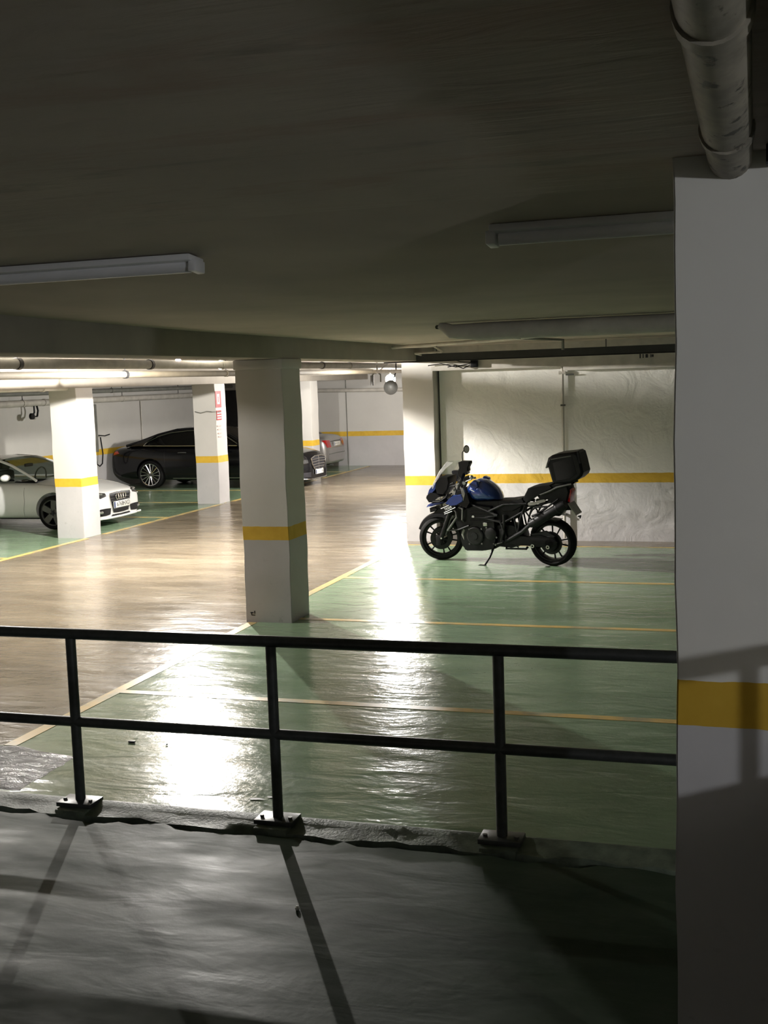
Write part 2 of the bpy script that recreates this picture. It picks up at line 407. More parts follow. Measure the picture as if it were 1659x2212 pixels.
# side rail and low wall of the ramp, right of the viewpoint, its shadow falls on the near column
# ================================================================== PIPES AND CEILING FITTINGS
def pipe(name,pts,r_,mat,label,cat='pipe',n=14,group=None):
    o=MB().tube(pts,r_,n).build(name,mat); tag(o,label,cat,group); return o
# near big pipe
e=empty('drain_pipe',(-.07,3.69,3.07),label='large spotted drain pipe under ceiling entering the near column top',cat='pipe')
MB().tube([(0,-9,.0),(0,-1.15,0),(0,-.6,0),(0,.02,0)],.064,24).build('pipe_run','dirtypipe',e)
for y in (-.42,-1.5,-2.6): MB().tube([(0,y-.035,0),(0,y+.035,0)],.071,24).build('socket','dirtypipe',e)
for y in (-.45,-2.0):
    MB().box(-.012,.012,y-.012,y+.012,.05,.10).build('hanger','darkframe',e)
e=empty('shade_panel',(.34,3.66,3.03),label='added black panel darkening the ceiling beside the spotted drain pipe at the upper right corner',cat='duct')  # black sheet added to stand in for the unlit ceiling corner
MB().box(-.30,.35,-7,.0,0,.05,.004).build('shade_panel_sheet','darkmetal',e)
for y in (-.05,-1.5,-3): MB().box(-.31,.36,y-.02,y+.02,-.006,.05).build('shade_panel_strip','darkmetal',e)
# pipes along the aisle
def hung(name,x,z,r_,y0,y1,mat,label,rings,rods):
    e=empty(name,(x,y0,z),label=label,cat='pipe')
    MB().tube([(0,0,0),(0,(y1-y0)/2,0),(0,y1-y0,0)],r_,16).build('pipe_run',mat,e)
    for y in rings: MB().tube([(0,y-y0-.03,0),(0,y-y0+.03,0)],r_+.010,16).build('clamp','darkframe' if int(y*10)%2 else mat,e)
    for y in rods: MB().tube([(0,y-y0,r_*.6),(0,y-y0,2.9-z)],.008,6).build('hanger_rod','darkframe',e)
    return e
hung('grey_pipe',-7.28,2.745,.055,8.6,27.5,'pvc','dark grey drain pipe along the aisle ceiling, upper of two',[10.5,13.3,15.4,16.6,16.9,19.5,21],[10.5,14.6,16.6,16.9,19.5])
hung('beige_pipe',-8.9,2.66,.05,9,27.5,'tanpipe','beige pipe along the aisle ceiling left of the dark drain pipe',[12,15.5,19],[12,15.5,19])
hung('white_pipe',-10.80,2.515,.062,8.6,16.86,'whitepipe','white pipe running into the top of the column before the white car',[11,14,16.2],[])
hung('wall_pipe',-15.05,2.21,.07,12,31.8,'whitepipe','pale pipe along the left wall above the parked cars',[18,21.8,22.6,26,29],[21.8,26,29])
hung('upper_wall_pipe',-14.75,2.42,.05,12,31.8,'pvc','grey pipe beside the left wall, above the pale wall pipe',[19,25],[19,25,30])
hung('slim_pipe',-6.15,2.60,.03,19,31.8,'whitepipe','slim white pipe over the aisle near the round lamp',[21,24,27],[21,24,27])
# tray and pipes over the motorcycle bay
e=empty('cable_tray',(-5.0,16.0,2.74),label='black cable tray across the ceiling above the motorcycle',cat='tray')
MB().box(0,RX+5.0,-.10,.10,-.055,-.045).build('tray_bed','darkmetal',e)
for y in (-.10,.095): MB().box(0,RX+5.0,y,y+.005,-.055,.055).build('tray_side','darkmetal',e)
for x in (.75,3.1,5.4): MB().tube([(x,0,-.05),(x,0,.16)],.008,6).build('hanger_rod','alu',e)
pipe('ceiling_pipe',[(-2.55,9.72,2.9),(-2.45,9.72,2.84),(-2.2,9.72,2.83),(0,9.72,2.83),(3,9.72,2.83),(RX,9.72,2.83)],[.03,.06,.075,.075,.075,.075],'whitepipe','thick pale pipe on the ceiling right of the aisle beam','pipe',18)
pipe('conduit',[(-4.5,14.7,2.87),(-3.0,13.6,2.87),(-1.9,12.0,2.86),(0,11.5,2.86),(RX,11.3,2.86)],.022,'whitepipe','slim pale conduit running diagonally on the ceiling above the motorcycle')
pipe('conduit',[(-2.62,9.9,2.89),(-2.58,11.4,2.87),(-2.42,13.0,2.86),(-2.2,14.2,2.86),(-2.2,14.2,2.74)],.018,'pvc','thin grey conduit bending down to the black cable tray','pipe')
pipe('conduit',[(-4.5,15.3,2.88),(-4.1,15.3,2.88),(-4.0,15.35,2.80),(-4.45,15.6,2.80),(-4.45,16.8,2.72)],.014,'whitepipe','short bent conduit near the corner column')
e=empty('wall_pipe',(-2.66,WY-.055,0),label='slim white vertical pipe on the wall behind the motorcycle',cat='pipe')
MB().tube([(0,0,.05),(0,0,1.3),(0,0,2.62)],.020,10).build('pipe_run','whitepipe',e)
MB().tube([(-.05,0,2.47),(.05,0,2.47)],.026,10).build('tee','whitepipe',e)
MB().tube([(.05,-.005,2.44),(.17,-.005,2.44)],.012,8).build('valve_handle','alu',e)
for z in (.4,1.2,2.0): MB().box(-.03,.03,-.022,.055,z-.012,z+.012).build('clip','alu',e)
# small stencilled marks on the beam over the bay
for i,(x,w_,h_) in enumerate(((-1.53,.018,.06),(-1.49,.014,.055),(-1.44,.035,.05),(-1.385,.012,.045),(-1.36,.03,.035))):
    MB().box(x-w_/2,x+w_/2,16.857,16.862,2.665-h_/2,2.665+h_/2).build('stencil_mark','ink',bpy.data.objects['trim_3'],0)
# dark fitting dots on the bay beam
e=empty('junction_box',(-3.9,16.80,2.66),label='small dark junction box with cables above the corner column',cat='box')
MB().box(-.05,.05,-.04,.05,-.07,.07,.008).build('body','black',e)
for dx,dz in ((-.5,.05),(-.7,-.02),(-.4,-.05)):
    MB().tube([(0,0,0),(dx*.4,-.03,dz-.03),(dx*.7,-.02,dz+.02),(dx,0,dz)],.008,6).build('cable','black',e)
# things on the left wall
pipe('conduit',[(WX+.03,27.3,1.0),(WX+.03,27.3,2.12)],.02,'whitepipe','thin pale vertical conduit on left wall above the black car')
e=empty('hose_bracket',(WX+.12,24.9,0),label='dark vertical post with hanging hose loop on left wall',cat='hose')
MB().box(-.10,-.02,-.10,.12,.95,2.1,.01).build('back_board','pvc',e)
MB().tube([(-.02,.12,1.35),(.1,.22,1.33),(.16,.35,1.36)],.014,6).build('hook','black',e)
MB().tube([(0,.18,1.3),(.02,.22,.9),(.02,.17,.66),(0,.08,.6),(-.02,-.02,.66),(-.02,-.06,.9),(-.02,-.08,1.3)],.016,8).build('hose','black',e)
e=empty('valve_cluster',(-15.04,22.2,2.16),label='dark valve hanging from the pale pipe on left wall',cat='valve')
MB().tube([(0,0,.02),(0,0,-.16),(-.02,-.06,-.24)],.02,8).build('stem','darkframe',e)
MB().lathe([(-.03,0),(-.03,.07),(.03,.07),(.03,0)],(0,-.10,-.24),'X',14).build('hand_wheel','black',e)
MB().tube([(0,.10,0),(0,.14,-.12),(0,.10,-.24),(0,.02,-.26)],.022,8).build('bent_pipe','black',e)
MB().lathe([(0,0),(.02,.045),(.06,.05),(.07,0)],(0,0,-.32),'Z',12).build('cap','steel',e)
# far wall pipe and convex mirror
pipe('far_pipe',[(-13.8,YF-.12,2.24),(-9,YF-.12,2.16),(CX0,YF-.12,2.10)],.055,'whitepipe','pale pipe along the far end wall')
pipe('far_conduit',[(-11.3,YF-.03,.0),(-11.3,YF-.03,2.8)],.012,'pvc','thin grey vertical conduit on the far end wall')
e=empty('hanging_sensor',(-6.42,20.0,2.58),label='small hooded sensor hanging from bent rod beside the round lamp',cat='sensor')
MB().tube([(0,0,.33),(0,0,.06),(-.03,0,-.02)],.012,8).build('rod','pvc',e)
MB().tube([(-.10,0,-.04),(-.10,0,-.22)],.030,12).build('tube_hood','alu',e)
MB().tube([(-.10,0,-.04),(-.02,0,.03),(.06,0,-.03),(.06,0,-.16)],.014,8).build('bracket','pvc',e)
MB().tube([(0,0,0),(.16,.1,.16),(.24,.15,.2)],.008,6).build('stay','pvc',e)
e=empty('reflector_dish',(-6.50,21.0,2.31),label='round grey dish below the brightest lamp at the corner column',cat='reflector')
MB().lathe([(0,.001),(.01,.08),(.04,.135),(.045,.138),(.03,.08),(.02,.001)],(0,0,0),'Y',28).build('dish','alu',e)
MB().tube([(0,.03,0),(.03,.08,.10),(.10,.10,.30),(.10,.10,.605)],.012,8).build('arm','darkframe',e)
# unlit tube fittings on the near ceiling
def batten(x,y,z,L,rotz,tilt,label):
    e=empty('tube_light',(x,y,z),(0,0,rotz),label=label,cat='light',group='unlit tube fittings on the near ceiling')
    e.rotation_euler=(tilt,0,rotz)
    MB().box(-L/2,L/2,-.075,.075,-.02,.01,.006).build('housing','unlit',e)
    MB().tube([(-L/2+.03,0,-.035),(L/2-.03,0,-.035)],.03,14).build('tube','unlit',e)
    for s in (-1,1): MB().box(s*L/2-.02,s*L/2+.02,-.05,.05,-.065,-.01,.006).build('end_cap','unlit',e)
batten(-3.22,4.96,3.035,1.55,0,-.09,'white unlit tube light on near ceiling, left one of the two')
batten(-.25,4.80,3.045,1.55,0,-.09,'white unlit tube light on near ceiling, right one beside the near column')
# lamps
def sphere_prof(R,n=10): return [(-R*cos(pi*i/n),max(R*sin(pi*i/n),1e-4)) for i in range(n+1)]
e=empty('bulkhead_lamp',(-7.68,14.85,2.83),label='lit ceiling lamp hidden behind the dark drain pipe over aisle',cat='lamp')
MB().lathe(sphere_prof(.03),(0,0,0),'Z',20).build('bulb','lampA',e)
MB().lathe([(.028,.02),(.05,.03),(.075,.05),(.09,.05)],(0,0,0),'Z',20).build('lamp_base','alu',e)
e=empty('globe_lamp',(-7.72,25.0,2.46),label='brilliant round lamp beyond the corner column at ceiling height',cat='lamp')
MB().lathe(sphere_prof(.11,16),(0,0,0),'Z',28).build('bulb','lampB',e)
MB().tube([(0,0,.10),(0,0,.44)],.015,8).build('stem','alu',e)
# lamp behind the viewpoint that lights the near column and ceiling
e=empty('bulkhead_lamp',(-7.75,10.3,2.80),label='aisle lamp left of the railing, outside the picture',cat='lamp')
MB().lathe(sphere_prof(.03),(0,0,0),'Z',20).build('bulb','lampD',e)
MB().lathe([(.028,.02),(.05,.03),(.095,.05),(.12,.05)],(0,0,0),'Z',20).build('lamp_base','alu',e)
e=empty('ceiling_lamp',(4.1,-1.0,2.50),label='ceiling lamp behind the viewpoint right of the ramp',cat='lamp')
MB().lathe(sphere_prof(.07),(0,0,0),'Z',20).build('bulb','lampC',e)
MB().tube([(0,0,.06),(0,0,.62)],.012,8).build('stem','alu',e)
pw=empty('side_railing',(.6,-1,0),label='low wall with rail along the right side of the ramp',cat='railing')
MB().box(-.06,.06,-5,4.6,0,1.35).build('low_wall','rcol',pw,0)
MB().tube([(0,-5,1.70),(0,4.6,1.70)],.03,10).build('side_rail','rail',pw)
for y in (-4,-2,0,2,4): MB().tube([(0,y,1.3),(0,y,1.69)],.02,8).build('rail_post','rail',pw)
# fire equipment sign on the column
e=empty('fire_sign',(LX1+.012,22.2,2.17),label='small red and white fire equipment sign on column by black car',cat='sign')
MB().box(-.004,.004,-.13,.13,-.17,.17).build('panel','redsign',e,0)
MB().box(.004,.006,-.06,.05,-.10,.11).build('white_symbol','white',e,0)
MB().box(.006,.008,-.03,.01,-.06,.06).build('red_symbol','redsign',e,0)
e2=empty('fire_notice',(LX1+.012,22.2,1.84),label='faded red striped notice below the fire sign',cat='sign')
MB().box(-.004,.004,-.11,.11,-.10,.10).build('panel','redsign',e2,0)
for z in (-.06,-.01,.045): MB().box(.004,.006,-.09,.09,z-.012,z+.012).build('white_stripe','white',e2,0)
for k,z in enumerate((1.62,1.55,1.47,1.40)): MB().box(.000,.003,-.09+.01*k,.08,z-1.84-.015,z-1.84+.012).build('faded_stripe',pbr('faded_red',(.62,.40,.38),.5),e2,0)
pipe('cable',[(LX0+.05,22.05,1.93),(LX0+.2,22.0,1.90),(LX0+.33,22.03,1.93),(LX1-.05,21.98,1.92),(LX1+.05,22.2,1.91)],.010,'pvc','thin cable strapped around the column with the fire sign','cable',6)
# small litter on the floor
tag(MB().box(-4.15,-4.10,6.975,6.995,.004,.016,.003).build('bottle_cap','ink'),'tiny dark scrap on green floor left of middle post','litter')
def blot(x,y,s,name='stain'):
    b=MB(); pts=[(x+s*(1+.4*sin(3*a+1))*cos(a),y+.35*s*(1+.3*sin(2*a))*sin(a),.0075) for a in [2*pi*i/18 for i in range(18)]]
    b.add(pts,[tuple(range(18))]); o=b.build(name,'ink',fl,0); return o
blot(-2.82,6.14,.045); blot(-2.74,6.19,.03); blot(-2.72,6.07,.015)
for (x,y,s,lab) in ((-2.06,4.9,.012,'tiny white pebble on the ramp beside the shadow of a post'),(-3.85,6.98,.007,'tiny white pebble on the green floor past left post')):
    z=(rz(y) if y<5.7 else .004)
    o=MB().lathe(sphere_prof(s,5),(0,0,0),'Z',8).build('pebble','white'); o.location=(x,y,z+s*.8); tag(o,lab,'pebble')
# ================================================================== MOTORCYCLE
def P(uu,vv,y=0):
    # side-view drawing units to metres; y is the offset to the left of the centre plane
    ye=y+.078*(1090-vv)/610; uu=uu+253*ye; vv=vv-73*ye
    x=(1267-uu)/558.; vg=1090+(uu-362)*.0552
    return (x,y,(vg-vv)/610.)
def PP(l,y=0): return [(P(a,b_,y)[0],P(a,b_,y)[2]) for a,b_ in l]
bk=empty('motorcycle',(-2.46,14.87,0),(rad(-4.5),0,rad(167.5)),label='blue and black adventure motorcycle leaning on its side stand by the wall',cat='motorcycle')
def wheel_mc(name,c,R,wd,nsp,disc,parent,steer=0):
    ty=[(-wd*.5,R*.80),(-wd*.56,R*.86),(-wd*.46,R*.93),(-wd*.25,R*.985),(0,R),(wd*.25,R*.985),(wd*.46,R*.93),(wd*.56,R*.86),(wd*.5,R*.80),(wd*.35,R*.765),(-wd*.35,R*.765),(-wd*.5,R*.80)]
    t=MB().lathe(ty,(0,0,0),'Y',56).build(name,'rubber',parent,40); t.location=c; t.rotation_euler=(0,0,steer)
    rw=wd*.40
    MB().lathe([(-rw,R*.80),(-rw,R*.74),(-rw*.6,R*.70),(rw*.6,R*.70),(rw,R*.74),(rw,R*.80),(rw*.5,R*.755),(-rw*.5,R*.755),(-rw,R*.80)],(0,0,0),'Y',56).build('rim','darkframe',t,40)
    MB().lathe([(-.05,.0),(-.05,.045),(-.02,.052),(.02,.052),(.05,.045),(.05,0)],(0,0,0),'Y',24).build('hub','darkframe',t)
    sp=None
    for k in range(nsp):
        if sp is None:
            sp=MB().tube([(0,0,.035),(0,0,R*.4),(0,0,R*.73)],[.013,.009,.012],6).build('spoke','darkframe',t)
        else:
            s2=dup(sp,t); s2.rotation_euler=(0,2*pi*k/nsp+ (.1 if k%2 else -.1),0)
    for sy in ((1,-1) if disc>1 else (1,)):
        dm=MB(); r0,r1=R*.30,R*.48
        dm.lathe([(sy*.065,r0),(sy*.065,r1),(sy*.070,r1),(sy*.070,r0),(sy*.065,r0)],(0,0,0),'Y',40)
        for k in range(6):
            a=2*pi*k/6; dm.tube([(.04*cos(a),sy*.06,.04*sin(a)),(r0*cos(a+.3),sy*.067,r0*sin(a+.3))],.008,6)
        for k in range(24):
            a=2*pi*k/24; rr_=(r0+r1)/2; dm.lathe([(0,0.0001),(0,.006),(.0008,.006),(.0008,.0001)],(rr_*cos(a),sy*.0705,rr_*sin(a)),'Y',6)
        dm.build('brake_disc','darkframe',t)
    return t
fc=P(362,905); rcn=P(1262,948)
fw=wheel_mc('front_wheel',(fc[0],0,.305),.305,.115,10,2,bk,rad(20))
rw_=wheel_mc('rear_wheel',(rcn[0],0,.313),.313,.165,10,1,bk)
def part(name,mat,poly,y0,y1,inset=.06,parent=None,layers=None,smooth=35,yref=None):
    yr = 0 if y0*y1<=0 else max(abs(y0),abs(y1)); return MB().prism(PP(poly,yr if yref is None else yref),y0,y1,inset,layers).build(name,mat,parent or bk,smooth)
def PM(uu,vv,y):
    q=P(uu,vv,abs(y)); return (q[0],y,q[2])
def tb(name,mat,pts,r_,parent=None,n=8):
    return MB().tube([PM(*p) for p in pts],r_,n).build(name,mat,parent or bk)
# forks
for s in (.105,-.105):
    fk=tb('fork','darkframe',[(362,905,s),(425,735,s),(470,610,s)],[.030,.030,.027],n=12)
    tb('upper_tube','alu',[(470,610,s),(540,430,s)],.024,fk,12)
    MB().box(fc[0]-.05,fc[0]+.03,s-.02,s+.02,.22,.36,.01).build('brake_caliper','engine',fk)
tb('front_axle','steel',[(362,905,-.14),(362,905,.14)],.012)
bulge=[(0,.72),(.1,.9),(.3,1),(.7,1),(.9,.9),(1,.72)]
# fender hugging the tyre
b=MB(); R0=.335; vs=[]; A0,A1=rad(22),rad(118); nn=22
for i in range(nn+1):
    a=A0+(A1-A0)*i/nn
    for (yy,dr) in ((-.075,-.045),(-.07,-.005),(-.035,.012),(0,.016),(.035,.012),(.07,-.005),(.075,-.045)):
        rr_=R0+dr+.015*(i/nn); vs.append((fc[0]+rr_*cos(a)*1.0,yy,.305+rr_*sin(a)))
b.add(vs,[(i*7+j,(i+1)*7+j,(i+1)*7+j+1,i*7+j+1) for i in range(nn) for j in range(6)])
b.build('front_fender','black',bk)
tb('fender_stay','alu',[(400,880,.085),(440,760,.09),(470,720,.1)],.012)
part('lower_fork_guard','black',[(300,700),(350,660),(400,640),(470,640),(500,700),(450,760),(400,760),(390,720),(330,710)],-.05,.05)
# engine
eng=part('engine','engine',[(565,830),(590,760),(600,650),(700,620),(820,640),(850,700),(850,800),(860,900),(840,985),(760,1000),(610,1000),(575,960),(562,900)],-.17,.17,.05)
MB().lathe([(0,.0),(.0,.125),(.025,.12),(.035,.105),(.035,.05),(.045,.045),(.045,0)],P(650,885,.165),'Y',32).build('clutch_cover','darkframe',eng)
MB().lathe([(0,.0),(.0,.085),(.02,.08),(.03,.06),(.03,0)],P(775,870,.165),'Y',28).build('alternator_cover','darkframe',eng)
cp=P(728,795,.18)
MB().box(cp[0]-.03,cp[0]+.03,.165,.18,cp[2]-.022,cp[2]+.022,.004).build('metal_cap','steel',eng)
for k,v_ in enumerate((690,715,740,765)):
    a=P(610,v_,.18); c_=P(800,v_,.18); MB().box(c_[0],a[0],-.16,.185,a[2]-.006,a[2]+.006,.002).build('cooling_fin','engine',eng)
for uu,vv in ((600,830),(700,830),(700,950),(600,950),(820,900),(810,960),(740,820)):
    MB().lathe([(0,.001),(0,.012),(.012,.012),(.012,.001)],P(uu,vv,.185),'Y',6).build('engine_bolt','alu',eng)
part('belly_pan','black',[(578,960),(620,965),(780,965),(800,990),(740,1003),(610,1000),(585,990)],-.13,.13)
part('radiator','black',[(545,640),(600,640),(600,800),(550,830),(530,760)],-.17,.17,.03)
tb('radiator_hose','pvc',[(560,830,.16),(545,870,.16),(560,920,.15),(600,950,.12)],.02)
# frame
for s in (.15,-.15):
    q=[tb('frame_tube','darkframe',[(585,600,s*.8),(640,640,s),(830,725,s*1.15)],.019),
    tb('frame_tube','darkframe',[(635,730,s),(760,755,s*1.1),(850,775,s*1.15),(880,850,s*1.1),(850,950,s)],.018),
    tb('frame_tube','darkframe',[(830,725,s*1.15),(690,745,s*1.1)],.014),
    tb('frame_tube','darkframe',[(760,690,s*1.1),(880,640,s),(1060,640,s*.9)],.018),
    tb('frame_tube','darkframe',[(860,790,s*1.1),(960,740,s),(1050,690,s*.9)],.015),
    tb('frame_tube','darkframe',[(880,720,s*1.1),(880,800,s*1.1),(860,940,s)],.020),
    tb('frame_tube','darkframe',[(1045,660,s*1.05),(1010,750,s*1.05),(985,870,s*1.05)],.012),
    tb('frame_tube','darkframe',[(960,745,s*1.05),(985,870,s*1.05)],.012)]
MB().lathe([(0,.001),(0,.018),(.02,.018),(.02,.001)],P(637,730,.16),'Y',14).build('frame_bolt','white',bk)
part('airbox_panel','engine',[(600,600),(700,600),(880,600),(1060,650),(1040,700),(980,760),(900,790),(850,760),(760,700),(620,690),(590,640)],-.12,.12,.05)
part('gearbox','engine',[(830,800),(900,790),(980,800),(1040,830),(1060,900),(1060,960),(960,985),(850,970)],-.11,.12,.05)
# crash bars
for s in (.20,-.20):
    tb('crash_bar','alu',[(560,770,s*.8),(545,750,s*1.1),(550,665,s*1.1),(520,650,s)],.013)
    tb('crash_bar','alu',[(420,840,s*.75),(450,800,s),(500,730,s*1.1),(495,690,s*1.05),(480,670,s*.9)],.014)
    tb('crash_bar','darkframe',[(430,840,s*.7),(520,830,s),(600,800,s*1.1)],.012)
# tank
part('fuel_tank','blue',[(598,520),(610,480),(650,440),(700,428),(755,445),(800,480),(838,520),(862,565),(872,598),(800,606),(700,606),(640,590)],-.20,.20,.0,None,[(0,.45),(.07,.68),(.2,.88),(.38,.99),(.5,1.02),(.62,.99),(.8,.88),(.93,.68),(1,.45)],60)
part('tank_side_panel','black',[(560,500),(600,490),(650,520),(670,600),(640,650),(570,620),(548,560)],-.225,.225,.1)
MB().lathe([(0,.001),(0,.04),(.02,.035),(.02,.001)],P(640,428,0),'Z',16).build('filler_cap','steel',bk)
# bodywork
for s in (1,-1):
    part('side_fairing','blue',[(430,585),(470,555),(545,545),(562,575),(555,605),(500,635),(450,640),(405,620)],s*.10 if s>0 else -.24,.24 if s>0 else -.10,.12)
    part('tank_wing','blue',[(605,470),(640,440),(672,455),(680,490),(655,515),(620,500)],s*.10 if s>0 else -.215,.215 if s>0 else -.10,.15)
    part('silver_panel','alu',[(535,490),(560,500),(575,540),(560,600),(548,590),(545,540)],s*.20 if s>0 else -.235,.235 if s>0 else -.20,.1)
    part('fairing_badge','black',[(365,655),(440,625),(495,622),(490,650),(410,680),(385,690)],s*.13 if s>0 else -.235,.235 if s>0 else -.13,.05)
part('beak','blue',[(248,648),(262,625),(300,605),(360,596),(430,575),(440,600),(400,620),(350,628),(300,640)],-.085,.085,.1,None,[(0,.6),(.15,.9),(.5,1),(.85,.9),(1,.6)])
part('nose_lower','black',[(285,650),(330,640),(350,660),(335,680),(290,688)],-.07,.07)
part('headlight','black',[(272,560),(278,540),(310,515),(360,520),(420,560),(430,600),(350,602),(295,600)],-.13,.13,.1)
for s in (1,-1):
    part('headlight_lens','lens',[(318,590),(345,570),(385,560),(392,572),(355,592)],s*.08 if s>0 else -.142,.142 if s>0 else -.08,.2)
    part('position_light','lens',[(273,545),(288,535),(298,545),(285,558)],s*.04 if s>0 else -.11,.11 if s>0 else -.04,.2)
    tb('headlight_frame','darkframe',[(300,600,s*.13),(360,600,s*.14),(410,570,s*.15),(425,545,s*.15)],.008)
part('nose_cowl','blue',[(285,538),(300,495),(335,455),(362,430),(370,455),(355,495),(330,520)],-.12,.12,.1)
part('instrument_panel','black',[(355,480),(370,420),(400,392),(465,395),(470,440),(455,500),(420,540),(370,530)],-.13,.13,.06)
# windscreen: curved clear sheet
b=MB(); vs=[]; nu,nv=10,12
A=[(303,478),(330,425),(365,365),(400,315),(435,278)]
for j in range(nv+1):
    t=j/nv*(len(A)-1); k=min(int(t),len(A)-2); fr=t-k
    uu=A[k][0]*(1-fr)+A[k+1][0]*fr; vv=A[k][1]*(1-fr)+A[k+1][1]*fr
    hw=.16+.05*sin(pi*min(1,j/nv+.15)); 
    if j>nv-3: hw*=1-.12*(j-nv+3)
    for i in range(nu+1):
        s=-1+2*i/nu; p=P(uu,vv); vs.append((p[0]-.13*s*s*(.7+.3*j/nv),s*hw,p[2]))
b.add(vs,[(j*(nu+1)+i,j*(nu+1)+i+1,(j+1)*(nu+1)+i+1,(j+1)*(nu+1)+i) for j in range(nv) for i in range(nu)])
ws=b.build('windscreen','screen',bk,80)
tb('screen_edge_glint','white',[(303,478,0.16),(335,415,.19),(372,352,.205),(432,282,.17)],.0035,ws,6)  # thin white rod paints the bright reflection along the screen's edge
# handlebar, guards, mirrors
tb('triple_clamp','darkframe',[(535,440,-.13),(535,440,.13)],.035)
xh=P(520,430,0)[0]; zh=P(520,430,0)[2]; ST=rad(22)
def H(x,y,z):          # handlebar frame, turned to the left about the steering head
    return (xh+x*cos(ST)-y*sin(ST), x*sin(ST)+y*cos(ST), zh+z)
hb=MB().tube([H(-.10,-.43,.02),H(-.06,-.25,.03),H(0,-.10,.0),H(0,.10,0),H(-.06,.25,.03),H(-.10,.43,.02)],.013,10).build('handlebar','darkframe',bk)
for s in (1,-1):
    MB().tube([H(-.08,s*.32,.025),H(-.10,s*.45,.02)],.019,10).build('grip','black',hb)
    MB().tube([H(-.10,s*.45,.02),H(-.104,s*.475,.02)],.02,10).build('bar_end','steel',hb)
    MB().tube([H(-.03,s*.28,.02),H(.0,s*.34,.0),H(-.02,s*.44,-.01)],.007,6).build('lever','alu',hb)
gp=[(0,.33),(.04,.335),(-.04,.33)]
hgp=[(537,285),(565,278),(627,283),(629,300),(613,330),(613,360),(575,375),(557,420),(535,400),(527,370),(543,330)]
hq=PP(hgp,.34); cxh=sum(p[0] for p in hq)/len(hq)
MB().prism(hq,.28,.38,.10).build('hand_guard','black',bk)
MB().tube([(cxh+.01,.33,hq[7][1]+.06),H(-.05,.33,.02)],.022,8).build('guard_stem','black',bk)
MB().prism([(2*xh-p[0]-.10,p[1]-.24) for p in hq],-.40,-.30,.10).build('hand_guard','black',bk)
mr=MB().tube([P(567,300,.33),P(563,250,.34),P(565,212,.35),P(583,192,.37)],.006,8).build('mirror_stalk','black',bk)
pm=P(599,188,.385); mh=MB()
mh.lathe([(-.012,.001),(-.012,.045),(0,.052),(.012,.045),(.012,.001)],(0,0,0),'X',24)
o=mh.build('mirror','black',mr); o.location=pm; o.rotation_euler=(0,0,rad(-50)); o.scale=(1,.75,1)
g=MB().lathe([(0,.001),(0,.040)],(0,0,0),'X',24).build('mirror_glass','paleal',mr); g.location=(pm[0]-.009,pm[1]+.011,pm[2]); g.rotation_euler=(0,0,rad(-50)); g.scale=(1,.75,1)
tb('clutch_cable','black',[(500,470,.2),(450,480,.18),(440,540,.16),(480,580,.15)],.006)
tb('brake_hose','black',[(430,470,.1),(480,450,.15),(500,520,.13),(440,700,.1),(400,850,.1)],.006)
tb('yoke_cover','alu',[(480,515,.06),(510,500,.08),(540,520,.1)],.016)
MB().lathe(sphere_prof(.028,8),P(628,413,.16),'Z',14).build('switch_housing','steel',bk)
tb('choke_line','alu',[(560,455,.12),(600,440,.15),(630,430,.16)],.008)
# text and stripes on the fairing
def sticker(u0,v0,u1,v1,hw,name='white_stripe'):
    a=P(u0,v0,.2365); c_=P(u1,v1,.2365)
    return MB().tube([a,c_],hw,4).build(name,'white',bk,0)
sticker(372,657,440,630,.0035); sticker(398,690,492,650,.0035); sticker(400,702,465,680,.004); sticker(612,507,650,528,.006)
t=text('fairing_lettering','TIGER',.045,'white',bk); p=P(432,655,.237); t.location=p; t.rotation_euler=(pi/2,rad(-20),pi)
# seat
part('rider_seat','seat',[(862,600),(940,600),(1020,592),(1066,580),(1080,610),(1060,650),(980,690),(900,690),(860,650)],-.14,.14,.12)
part('pillion_seat','seat',[(1056,600),(1078,555),(1100,512),(1140,500),(1220,490),(1282,484),(1300,510),(1240,540),(1165,570),(1080,625)],-.14,.14,.12)
part('tail_unit','black',[(1165,575),(1290,512),(1400,500),(1412,545),(1390,640),(1370,690),(1330,740),(1280,735),(1290,650),(1240,600),(1180,600)],-.11,.11,.1)
for s in (.13,-.13):
    tb('grab_rail','alu',[(1165,573,s),(1240,545,s*1.05),(1290,520,s),(1400,498,s*.9)],.013)
    part('pannier_bracket','paleal',[(1066,642),(1075,630),(1120,628),(1150,618),(1195,610),(1206,618),(1200,630),(1150,640),(1120,652),(1075,655)],s-.008 if s>0 else s-.012,s+.012 if s>0 else s+.008,.02)
    tb('pannier_frame','darkframe',[(1050,650,s*1.1),(1050,700,s*1.2),(1090,760,s*1.2),(1110,775,s*1.2)],.011)
    tb('pannier_frame','darkframe',[(1075,740,s*1.2),(1100,690,s*1.2),(1130,668,s*1.2),(1225,665,s*1.2),(1300,610,s*1.1)],.012)
    tb('subframe_tube','darkframe',[(1040,660,s*.8),(1150,655,s*.8),(1320,610,s*.7)],.014)
tb('passenger_peg','black',[(1150,700,.15),(1140,700,.28)],.013)
tb('peg_bracket','darkframe',[(1215,670,.15),(1150,720,.16),(1100,740,.15)],.016)
tl=part('tail_light','red',[(1382,545),(1415,530),(1422,555),(1412,600),(1408,640),(1385,625)],-.08,.08,.1)
